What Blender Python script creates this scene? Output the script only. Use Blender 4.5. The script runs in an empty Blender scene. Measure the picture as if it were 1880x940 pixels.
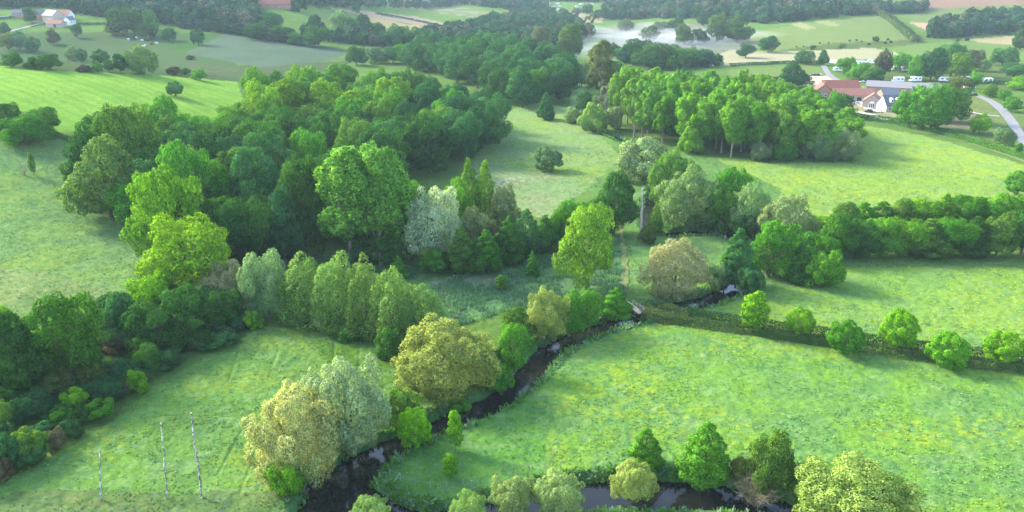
import bpy, math, random
import numpy as np
from mathutils import Vector

# ---------------------------------------------------------------- camera, sky, sun, exposure
C = bpy.context.scene
COL = C.collection
R = math.radians
CAM = np.array([0.0, 0.0, 70.0])
PITCH = R(19.8)
FPX, PW, PH = 1475.0, 1880.0, 940.0
cam_d = bpy.data.cameras.new('camera')
cam_d.sensor_width = 36.0
cam_d.lens = 36.0 * FPX / PW
cam_d.clip_start = 1.0
cam_d.clip_end = 20000.0
cam = bpy.data.objects.new('camera', cam_d)
COL.objects.link(cam)
cam.location = CAM
cam.rotation_euler = (R(90) - PITCH, 0, 0)
C.camera = cam

SUN_EL, SUN_AZ = 31.0, -62.0            # azimuth measured from +Y (ahead) towards +X; negative = left
world = bpy.data.worlds.new('World')
C.world = world
world.use_nodes = True
wn = world.node_tree
sky = wn.nodes.new('ShaderNodeTexSky')
sky.sky_type = 'NISHITA'
sky.sun_disc = False
sky.sun_elevation = R(SUN_EL)
sky.sun_rotation = R(SUN_AZ)
sky.air_density = 1.0
sky.dust_density = 1.5
sky.ozone_density = 1.0
bgn = wn.nodes['Background']
bgn.inputs['Strength'].default_value = 0.15
wn.links.new(sky.outputs[0], bgn.inputs['Color'])

sun_d = bpy.data.lights.new('sun', 'SUN')
sun_d.energy = 2.0
sun_d.angle = R(14.0)
sun_d.color = (1.0, 0.91, 0.73)
sun = bpy.data.objects.new('sun', sun_d)
COL.objects.link(sun)
sdir = Vector((math.sin(R(SUN_AZ)) * math.cos(R(SUN_EL)), math.cos(R(SUN_AZ)) * math.cos(R(SUN_EL)), math.sin(R(SUN_EL))))
sun.rotation_euler = sdir.to_track_quat('Z', 'Y').to_euler()
sun.location = (-300, 200, 400)

C.view_settings.view_transform = 'Standard'
C.view_settings.look = 'None'
C.view_settings.exposure = 2.4
C.view_settings.gamma = 1.0
C.view_settings.use_curve_mapping = False
cy = C.cycles
cy.max_bounces = 6
cy.diffuse_bounces = 3
cy.glossy_bounces = 2
cy.transmission_bounces = 3
cy.transparent_max_bounces = 4
cy.volume_bounces = 0
cy.use_denoising = True
cy.use_adaptive_sampling = False
cy.caustics_reflective = False
cy.caustics_refractive = False
cy.sample_clamp_indirect = 4.0

# ---------------------------------------------------------------- numeric helpers
def S(a, b, v):
    t = np.clip((v - a) / (b - a), 0.0, 1.0)
    return t * t * (3 - 2 * t)

def _hash(ix, iy, seed):
    h = (ix.astype(np.int64) * 374761393 + iy.astype(np.int64) * 668265263 + seed * 1274126177) & 0xFFFFFFFF
    h = ((h ^ (h >> 13)) * 1274126177) & 0xFFFFFFFF
    h = h ^ (h >> 16)
    return (h & 0xFFFFFF) / float(0xFFFFFF)

def vnoise(x, y, seed=0):
    ix, iy = np.floor(x), np.floor(y)
    fx, fy = x - ix, y - iy
    fx = fx * fx * (3 - 2 * fx)
    fy = fy * fy * (3 - 2 * fy)
    a = _hash(ix, iy, seed); b = _hash(ix + 1, iy, seed)
    c = _hash(ix, iy + 1, seed); d = _hash(ix + 1, iy + 1, seed)
    return (a * (1 - fx) + b * fx) * (1 - fy) + (c * (1 - fx) + d * fx) * fy

def fbm(x, y, octv=4, seed=0):
    s, amp, tot = 0.0, 1.0, 0.0
    for o in range(octv):
        s = s + amp * vnoise(x * 2 ** o + 17.3 * o, y * 2 ** o - 9.1 * o, seed + o)
        tot += amp
        amp *= 0.5
    return s / tot

def height(x, y):
    """smooth shape of the valley: low floor, a hill on the left, hillsides rising far away"""
    left = S(-55, -250, x + 0.10 * (y - 300) * 0.5)
    prof = 5 + 21 * S(140, 330, y) * (1 - S(400, 570, y)) + 34 * S(600, 1000, y)
    z = left * prof
    right = S(150, 360, x)
    z = z + right * 40 * S(620, 1400, y)
    z = z + (1 - left) * (1 - right) * 12 * S(1000, 1600, y)
    z = z + 22 * S(1400, 2600, y)
    z = z + (fbm(x / 160.0, y / 160.0, 2, 5) - 0.5) * 5.0 * S(120, 420, y) * (0.25 + left + right)
    return z

def project(x, y, z):
    dx, dy, dz = x - CAM[0], y - CAM[1], z - CAM[2]
    cp, sp = math.cos(PITCH), math.sin(PITCH)
    dep = dy * cp - dz * sp
    up = dy * sp + dz * cp
    dep = np.maximum(dep, 1e-3)
    return PW / 2 + FPX * dx / dep, PH / 2 - FPX * up / dep, dep

_T = np.geomspace(40, 6000, 700)
def P(px, py, dz=0.0):
    """point of the smooth terrain seen at photograph pixel (px, py)"""
    cp, sp = math.cos(PITCH), math.sin(PITCH)
    u, v = (px - PW / 2) / FPX, (PH / 2 - py) / FPX
    d = np.array([u, cp + v * sp, -sp + v * cp])
    pts = CAM[None, :] + _T[:, None] * d[None, :]
    g = pts[:, 2] - (height(pts[:, 0], pts[:, 1]) + dz)
    k = np.argmax(g < 0)
    if g[k] >= 0:
        k = len(_T) - 1
    a, b = _T[max(k - 1, 0)], _T[k]
    for _ in range(18):
        m = 0.5 * (a + b)
        q = CAM + m * d
        if q[2] - (float(height(q[0:1], q[1:2])[0]) + dz) < 0:
            b = m
        else:
            a = m
    q = CAM + b * d
    return q

def inpoly(x, y, poly):
    r = np.zeros(np.shape(x), bool)
    n = len(poly)
    for i in range(n):
        x1, y1 = poly[i]; x2, y2 = poly[(i + 1) % n]
        if y1 == y2:
            continue
        c = ((y1 > y) != (y2 > y)) & (x < (x2 - x1) * (y - y1) / (y2 - y1) + x1)
        r ^= c
    return r

def polydist(x, y, line):
    """distance to a polyline and the interpolated third value of its points"""
    best = np.full(np.shape(x), 1e9); val = np.zeros(np.shape(x))
    for (x1, y1, w1), (x2, y2, w2) in zip(line[:-1], line[1:]):
        L2 = (x2 - x1) ** 2 + (y2 - y1) ** 2 + 1e-9
        t = np.clip(((x - x1) * (x2 - x1) + (y - y1) * (y2 - y1)) / L2, 0, 1)
        d = np.hypot(x - x1 - t * (x2 - x1), y - y1 - t * (y2 - y1))
        m = d < best
        best = np.where(m, d, best)
        val = np.where(m, w1 + t * (w2 - w1), val)
    return best, val

def smoothline(pts, n=6):
    """Catmull-Rom through rows of values"""
    p = [np.array(q, float) for q in pts]
    out = []
    for i in range(len(p) - 1):
        a, b, c, d = p[max(i - 1, 0)], p[i], p[i + 1], p[min(i + 2, len(p) - 1)]
        for k in range(n):
            t = k / n
            out.append(0.5 * ((2 * b) + (c - a) * t + (2 * a - 5 * b + 4 * c - d) * t * t + (3 * b - a - 3 * c + d) * t ** 3))
    out.append(p[-1])
    return out

# ---------------------------------------------------------------- materials
def new_mat(name):
    m = bpy.data.materials.new(name)
    m.use_nodes = True
    nt = m.node_tree
    nt.nodes.clear()
    out = nt.nodes.new('ShaderNodeOutputMaterial')
    return m, nt, out

def N(nt, t, **kw):
    n = nt.nodes.new(t)
    for k, v in kw.items():
        if k in n.inputs:
            n.inputs[k].default_value = v
        else:
            setattr(n, k, v)
    return n

def leaf_material(name, transl=0.30, vary=0.5):
    m, nt, out = new_mat(name)
    oi = N(nt, 'ShaderNodeObjectInfo')
    at = N(nt, 'ShaderNodeAttribute', attribute_name='v')
    hsv = N(nt, 'ShaderNodeHueSaturation')
    # per leaf brightness and hue, per tree hue
    mr = N(nt, 'ShaderNodeMapRange')
    mr.inputs['To Min'].default_value = 1 - vary
    mr.inputs['To Max'].default_value = 1 + vary
    nt.links.new(at.outputs['Fac'], mr.inputs['Value'])
    hr = N(nt, 'ShaderNodeMapRange')
    hr.inputs['To Min'].default_value = 0.515
    hr.inputs['To Max'].default_value = 0.483
    nt.links.new(at.outputs['Fac'], hr.inputs['Value'])
    nt.links.new(hr.outputs[0], hsv.inputs['Hue'])
    nt.links.new(mr.outputs[0], hsv.inputs['Value'])
    nt.links.new(oi.outputs['Color'], hsv.inputs['Color'])
    di = N(nt, 'ShaderNodeBsdfDiffuse')
    tr = N(nt, 'ShaderNodeBsdfTranslucent')
    tc = N(nt, 'ShaderNodeMix', data_type='RGBA', blend_type='MULTIPLY')
    tc.inputs[0].default_value = 1.0
    tc.inputs[7].default_value = (1.5, 1.45, 0.6, 1)
    nt.links.new(hsv.outputs[0], tc.inputs[6])
    nt.links.new(hsv.outputs[0], di.inputs['Color'])
    nt.links.new(tc.outputs[2], tr.inputs['Color'])
    mx = N(nt, 'ShaderNodeMixShader', Fac=transl)
    nt.links.new(di.outputs[0], mx.inputs[1])
    nt.links.new(tr.outputs[0], mx.inputs[2])
    nt.links.new(mx.outputs[0], out.inputs['Surface'])
    return m

def plain(name, col, rough=0.8, noise=0.25, scale=3.0, bump=0.0, spec=0.2):
    m, nt, out = new_mat(name)
    bs = N(nt, 'ShaderNodeBsdfPrincipled', Roughness=rough)
    bs.inputs['Specular IOR Level'].default_value = spec
    tx = N(nt, 'ShaderNodeTexCoord')
    nz = N(nt, 'ShaderNodeTexNoise', Scale=scale, Detail=4.0)
    nt.links.new(tx.outputs['Object'], nz.inputs['Vector'])
    mr = N(nt, 'ShaderNodeMapRange')
    mr.inputs['From Min'].default_value = 0.3
    mr.inputs['From Max'].default_value = 0.7
    mr.inputs['To Min'].default_value = 1 - noise
    mr.inputs['To Max'].default_value = 1 + noise
    nt.links.new(nz.outputs['Fac'], mr.inputs['Value'])
    mm = N(nt, 'ShaderNodeMix', data_type='RGBA', blend_type='MULTIPLY')
    mm.inputs[0].default_value = 1.0
    mm.inputs[6].default_value = (*col, 1)
    nt.links.new(mr.outputs[0], mm.inputs[7])
    nt.links.new(mm.outputs[2], bs.inputs['Base Color'])
    if bump:
        bp = N(nt, 'ShaderNodeBump', Strength=bump)
        nt.links.new(nz.outputs['Fac'], bp.inputs['Height'])
        nt.links.new(bp.outputs[0], bs.inputs['Normal'])
    nt.links.new(bs.outputs[0], out.inputs['Surface'])
    return m

def stripes(name, col, axis='X', scale=3.0, depth=0.35, col2=None):
    """tile rows or plank rows as a wave in object space"""
    m, nt, out = new_mat(name)
    bs = N(nt, 'ShaderNodeBsdfPrincipled', Roughness=0.75)
    bs.inputs['Specular IOR Level'].default_value = 0.25
    tx = N(nt, 'ShaderNodeTexCoord')
    wv = N(nt, 'ShaderNodeTexWave', Scale=scale, Distortion=0.6, Detail=2.0)
    wv.bands_direction = axis
    nz = N(nt, 'ShaderNodeTexNoise', Scale=0.7, Detail=5.0)
    nt.links.new(tx.outputs['Object'], wv.inputs['Vector'])
    nt.links.new(tx.outputs['Object'], nz.inputs['Vector'])
    mx = N(nt, 'ShaderNodeMix', data_type='RGBA')
    c2 = col2 or tuple(c * (1 - depth) for c in col)
    mx.inputs[6].default_value = (*c2, 1)
    mx.inputs[7].default_value = (*col, 1)
    ad = N(nt, 'ShaderNodeMath', operation='MULTIPLY_ADD')
    ad.inputs[1].default_value = 0.45
    nt.links.new(wv.outputs['Fac'], ad.inputs[0])
    nt.links.new(nz.outputs['Fac'], ad.inputs[2])
    nt.links.new(ad.outputs[0], mx.inputs[0])
    nt.links.new(mx.outputs[2], bs.inputs['Base Color'])
    nt.links.new(bs.outputs[0], out.inputs['Surface'])
    return m

def ground_material():
    m, nt, out = new_mat('meadow_ground')
    at = N(nt, 'ShaderNodeAttribute', attribute_name='tint')
    geo = N(nt, 'ShaderNodeNewGeometry')
    n1 = N(nt, 'ShaderNodeTexNoise', Scale=0.8, Detail=6.0, Roughness=0.7)
    n2 = N(nt, 'ShaderNodeTexNoise', Scale=2.6, Detail=4.0, Roughness=0.7)
    nt.links.new(geo.outputs['Position'], n1.inputs['Vector'])
    nt.links.new(geo.outputs['Position'], n2.inputs['Vector'])
    ad = N(nt, 'ShaderNodeMath', operation='ADD')
    nt.links.new(n1.outputs['Fac'], ad.inputs[0])
    nt.links.new(n2.outputs['Fac'], ad.inputs[1])
    mr = N(nt, 'ShaderNodeMapRange')
    mr.inputs['From Min'].default_value = 0.65
    mr.inputs['From Max'].default_value = 1.35
    mr.inputs['To Min'].default_value = 0.62
    mr.inputs['To Max'].default_value = 1.34
    nt.links.new(ad.outputs[0], mr.inputs['Value'])
    mm = N(nt, 'ShaderNodeMix', data_type='RGBA', blend_type='MULTIPLY')
    mm.inputs[0].default_value = 1.0
    nt.links.new(at.outputs['Color'], mm.inputs[6])
    nt.links.new(mr.outputs[0], mm.inputs[7])
    di = N(nt, 'ShaderNodeBsdfDiffuse')
    nt.links.new(mm.outputs[2], di.inputs['Color'])
    bp = N(nt, 'ShaderNodeBump', Strength=0.4, Distance=0.22)
    nt.links.new(ad.outputs[0], bp.inputs['Height'])
    nt.links.new(bp.outputs[0], di.inputs['Normal'])
    nt.links.new(di.outputs[0], out.inputs['Surface'])
    return m

def tint_leaf_material(name, transl=0.25, up=False):
    """blades and leaves whose colour is stored with each blade"""
    m, nt, out = new_mat(name)
    at = N(nt, 'ShaderNodeAttribute', attribute_name='tint')
    di = N(nt, 'ShaderNodeBsdfDiffuse')
    tr = N(nt, 'ShaderNodeBsdfTranslucent')
    nt.links.new(at.outputs['Color'], di.inputs['Color'])
    nt.links.new(at.outputs['Color'], tr.inputs['Color'])
    if up:                                # thin blades shade like the sward they stand in
        cv = N(nt, 'ShaderNodeCombineXYZ', X=0.0, Y=0.0, Z=1.0)
        nt.links.new(cv.outputs[0], di.inputs['Normal'])
    mx = N(nt, 'ShaderNodeMixShader', Fac=transl)
    nt.links.new(di.outputs[0], mx.inputs[1])
    nt.links.new(tr.outputs[0], mx.inputs[2])
    nt.links.new(mx.outputs[0], out.inputs['Surface'])
    return m

def water_material():
    m, nt, out = new_mat('river_water')
    bs = N(nt, 'ShaderNodeBsdfPrincipled', Roughness=0.06)
    bs.inputs['Base Color'].default_value = (0.009, 0.010, 0.008, 1)
    bs.inputs['IOR'].default_value = 1.33
    geo = N(nt, 'ShaderNodeNewGeometry')
    nz = N(nt, 'ShaderNodeTexNoise', Scale=0.9, Detail=3.0)
    nt.links.new(geo.outputs['Position'], nz.inputs['Vector'])
    bp = N(nt, 'ShaderNodeBump', Strength=0.12, Distance=0.05)
    nt.links.new(nz.outputs['Fac'], bp.inputs['Height'])
    nt.links.new(bp.outputs[0], bs.inputs['Normal'])
    nt.links.new(bs.outputs[0], out.inputs['Surface'])
    return m

MAT = {}
MAT['leaf'] = leaf_material('tree_leaves')
MAT['willow'] = leaf_material('willow_leaves', 0.34, 0.36)
MAT['bark'] = plain('bark', (0.11, 0.085, 0.06), 0.9, 0.4, 2.0)
MAT['palebark'] = plain('pale_bark', (0.20, 0.175, 0.14), 0.85, 0.35, 1.2)
MAT['twig'] = plain('bare_twigs', (0.16, 0.14, 0.085), 0.9, 0.3, 2.0)
MAT['ground'] = ground_material()
MAT['blades'] = tint_leaf_material('grass_blades')
MAT['sward'] = tint_leaf_material('sward_blades', 0.45)
MAT['water'] = water_material()
MAT['rooftile'] = stripes('red_roof_tiles', (0.235, 0.085, 0.055), 'Z', 6.0, 0.3, (0.14, 0.055, 0.042))
MAT['paletile'] = stripes('light_red_roof_tiles', (0.30, 0.135, 0.095), 'Z', 6.0, 0.3, (0.19, 0.08, 0.06))
MAT['deadwood'] = plain('dead_wood', (0.40, 0.34, 0.26), 0.85, 0.35, 1.2)
MAT['slate'] = stripes('slate_roof', (0.12, 0.13, 0.15), 'Z', 5.0, 0.3)
MAT['greyroof'] = stripes('grey_sheet_roof', (0.19, 0.185, 0.19), 'X', 1.6, 0.25)
MAT['brick'] = plain('brick_wall', (0.34, 0.19, 0.13), 0.9, 0.25, 1.2)
MAT['palebrick'] = plain('pale_brick_wall', (0.42, 0.33, 0.26), 0.9, 0.2, 1.2)
MAT['whitewall'] = plain('white_wall', (0.78, 0.76, 0.70), 0.85, 0.06, 1.0)
MAT['glass'] = plain('window_glass', (0.03, 0.035, 0.04), 0.12, 0.1, 1.0, 0, 0.5)
MAT['whitepaint'] = plain('white_paint', (0.8, 0.8, 0.78), 0.5, 0.05, 1.0)
MAT['darkwood'] = plain('dark_timber', (0.09, 0.06, 0.04), 0.8, 0.3, 2.0)
MAT['greywood'] = plain('weathered_timber', (0.27, 0.26, 0.24), 0.8, 0.2, 2.0)
MAT['asphalt'] = plain('asphalt', (0.17, 0.17, 0.175), 0.9, 0.2, 0.6)
MAT['gravel'] = plain('pale_gravel', (0.30, 0.28, 0.24), 0.95, 0.2, 0.7)
MAT['track'] = plain('worn_grass_track', (0.120, 0.155, 0.045), 0.95, 0.3, 0.8)
MAT['tyre'] = plain('tyre_rubber', (0.02, 0.02, 0.02), 0.8, 0.1, 2.0)
MAT['darkcar'] = plain('dark_car_paint', (0.03, 0.035, 0.045), 0.3, 0.05, 1.0, 0, 0.5)
MAT['palecar'] = plain('silver_car_paint', (0.55, 0.56, 0.58), 0.35, 0.05, 1.0, 0, 0.5)
MAT['bluecar'] = plain('blue_car_paint', (0.05, 0.13, 0.3), 0.35, 0.05, 1.0, 0, 0.5)
MAT['earth'] = plain('bare_earth', (0.26, 0.19, 0.13), 0.95, 0.35, 1.0, 0.3)
MAT['cowwhite'] = plain('white_hide', (0.7, 0.67, 0.6), 0.8, 0.1, 2.0)
MAT['cowblack'] = plain('black_hide', (0.03, 0.028, 0.027), 0.8, 0.2, 2.0)

def birch_material():
    m, nt, out = new_mat('birch_bark')
    bs = N(nt, 'ShaderNodeBsdfPrincipled', Roughness=0.8)
    tx = N(nt, 'ShaderNodeTexCoord')
    mp = N(nt, 'ShaderNodeMapping')
    mp.inputs['Scale'].default_value = (3.0, 3.0, 2.2)
    nz = N(nt, 'ShaderNodeTexNoise', Scale=1.0, Detail=4.0, Roughness=0.7)
    cr = N(nt, 'ShaderNodeValToRGB')
    cr.color_ramp.elements[0].position = 0.46
    cr.color_ramp.elements[0].color = (0.09, 0.085, 0.07, 1)
    cr.color_ramp.elements[1].position = 0.57
    cr.color_ramp.elements[1].color = (0.60, 0.59, 0.54, 1)
    nt.links.new(tx.outputs['Object'], mp.inputs[0])
    nt.links.new(mp.outputs[0], nz.inputs['Vector'])
    nt.links.new(nz.outputs['Fac'], cr.inputs[0])
    nt.links.new(cr.outputs[0], bs.inputs['Base Color'])
    nt.links.new(bs.outputs[0], out.inputs['Surface'])
    return m
MAT['birch'] = birch_material()

# ---------------------------------------------------------------- mesh and object helpers
def mesh_np(name, verts, faces, mats, attrs=None, mat_idx=None, smooth=False, normals=None):
    """faces: (n,4) or (n,3) int array"""
    me = bpy.data.meshes.new(name)
    verts = np.asarray(verts, np.float32); faces = np.asarray(faces, np.int32)
    k = faces.shape[1]
    me.vertices.add(len(verts)); me.vertices.foreach_set('co', verts.ravel())
    me.loops.add(faces.size); me.loops.foreach_set('vertex_index', faces.ravel())
    me.polygons.add(len(faces))
    me.polygons.foreach_set('loop_start', np.arange(0, faces.size, k, dtype=np.int32))
    me.polygons.foreach_set('loop_total', np.full(len(faces), k, np.int32))
    if smooth:
        me.polygons.foreach_set('use_smooth', np.ones(len(faces), bool))
    for m in mats:
        me.materials.append(m)
    if mat_idx is not None:
        me.polygons.foreach_set('material_index', np.asarray(mat_idx, np.int32))
    me.update(calc_edges=True)
    for an, (ty, data) in (attrs or {}).items():
        a = me.attributes.new(an, ty, 'POINT')
        if ty == 'FLOAT':
            a.data.foreach_set('value', np.asarray(data, np.float32).ravel())
        else:
            a.data.foreach_set('color', np.asarray(data, np.float32).ravel())
    if normals is not None:
        me.polygons.foreach_set('use_smooth', np.ones(len(faces), bool))
        me.normals_split_custom_set_from_vertices(np.asarray(normals, np.float32))
    return me

def put(name, me, parent=None, loc=None):
    o = bpy.data.objects.new(name, me)
    COL.objects.link(o)
    if parent is not None:
        o.parent = parent
    if loc is not None:
        o.location = loc
    return o

def tag(o, label=None, cat=None, group=None, kind=None):
    if label: o['label'] = label
    if cat: o['category'] = cat
    if group: o['group'] = group
    if kind: o['kind'] = kind
    return o

def empty(name, loc, rz=0.0):
    o = bpy.data.objects.new(name, None)
    COL.objects.link(o)
    o.empty_display_size = 0.5
    o.location = loc
    o.rotation_euler = (0, 0, rz)
    return o

class MB:
    """collects polygons of any size for one mesh"""
    def __init__(s):
        s.v, s.f, s.m = [], [], []
    def add(s, vs, fs, mi=0):
        k = len(s.v)
        s.v += [tuple(map(float, q)) for q in vs]
        s.f += [tuple(i + k for i in f) for f in fs]
        s.m += [mi] * len(fs)
    def box(s, c, d, rz=0.0, mi=0):
        cx, cy_, cz = c; a, b, h = d[0] / 2, d[1] / 2, d[2] / 2
        co, si = math.cos(rz), math.sin(rz)
        vs = []
        for x, y, z in ((-a, -b, -h), (a, -b, -h), (a, b, -h), (-a, b, -h), (-a, -b, h), (a, -b, h), (a, b, h), (-a, b, h)):
            vs.append((cx + x * co - y * si, cy_ + x * si + y * co, cz + z))
        s.add(vs, [(3, 2, 1, 0), (4, 5, 6, 7), (0, 1, 5, 4), (1, 2, 6, 5), (2, 3, 7, 6), (3, 0, 4, 7)], mi)
    def prism(s, prof, x0, x1, mi=0):
        """profile in (y, z), extruded along x"""
        n = len(prof)
        vs = [(x0, y, z) for y, z in prof] + [(x1, y, z) for y, z in prof]
        fs = [tuple(range(n - 1, -1, -1)), tuple(range(n, 2 * n))]
        for i in range(n):
            j = (i + 1) % n
            fs.append((i, j, n + j, n + i))
        s.add(vs, fs, mi)
    def tube(s, pts, rads, n=6, mi=0):
        rings = []
        pts = [Vector([float(c) for c in p]) for p in pts]
        for i, p in enumerate(pts):
            d = (pts[min(i + 1, len(pts) - 1)] - pts[max(i - 1, 0)])
            d = d.normalized() if d.length > 1e-6 else Vector((0, 0, 1))
            ref = Vector((1, 0, 0)) if abs(d.x) < 0.9 else Vector((0, 1, 0))
            a = d.cross(ref).normalized(); b = d.cross(a)
            rings.append([p + float(rads[i]) * (math.cos(t) * a + math.sin(t) * b) for t in [2 * math.pi * k / n for k in range(n)]])
        vs = [v for r in rings for v in r]
        fs = []
        for i in range(len(pts) - 1):
            for k in range(n):
                j = (k + 1) % n
                fs.append((i * n + k, i * n + j, (i + 1) * n + j, (i + 1) * n + k))
        fs.append(tuple(range(n - 1, -1, -1)))
        fs.append(tuple((len(pts) - 1) * n + k for k in range(n)))
        s.add(vs, fs, mi)
    def cyl(s, c, r, w, axis='y', n=12, mi=0):
        d = {'x': (1, 0, 0), 'y': (0, 1, 0), 'z': (0, 0, 1)}[axis]
        c = Vector(c); d = Vector(d) * (w / 2)
        s.tube([c - d, c + d], [r, r], n, mi)
    def mesh(s, name, mats):
        me = bpy.data.meshes.new(name)
        me.from_pydata(s.v, [], s.f)
        if not isinstance(mats, (list, tuple)):
            mats = [mats]
        for m in mats:
            me.materials.append(m)
        me.polygons.foreach_set('material_index', s.m)
        me.update()
        return me
    def build(s, name, mats, parent=None, loc=None):
        return put(name, s.mesh(name, mats), parent, loc)
# ---------------------------------------------------------------- the river's course (pixel, pixel, half width in metres) -> world
def world_line(rows, n=6, dz=0.0):
    out = []
    for a, b, w in smoothline(rows, n):
        q = P(a, b, dz)
        out.append((q[0], q[1], w))
    return out
WATER_Z = -1.1
RIVER_A = world_line([(1096, 234, 1.2), (1112, 244, 2.2), (1132, 252, 2.2), (1185, 285, 2.4), (1205, 340, 2.6),
                      (1192, 395, 2.8), (1215, 425, 2.8), (1275, 424, 2.6), (1335, 427, 2.6), (1372, 455, 2.6), (1378, 490, 2.6), (1355, 520, 2.8), (1302, 546, 3.0),
                      (1235, 560, 2.8), (1180, 577, 2.6), (1130, 590, 2.6), (1075, 607, 2.8), (1010, 640, 2.8), (965, 685, 2.8), (925, 722, 2.7),
                      (880, 745, 2.7), (825, 768, 2.7), (765, 795, 2.6), (705, 822, 2.9), (655, 855, 3.6), (618, 900, 3.9), (585, 960, 4.5)])
RIVER_B = world_line([(610, 888, 4.0), (660, 912, 3.6), (710, 938, 3.2), (775, 956, 3.2), (870, 950, 3.4), (960, 925, 3.5), (1050, 906, 3.6), (1130, 901, 3.7), (1230, 899, 3.6),
                      (1330, 907, 3.2), (1410, 922, 2.8), (1450, 945, 2.6), (1470, 975, 2.6)])


# ---------------------------------------------------------------- land cover, each field an outline on the ground
GREEN0 = (0.085, 0.170, 0.050)
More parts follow.
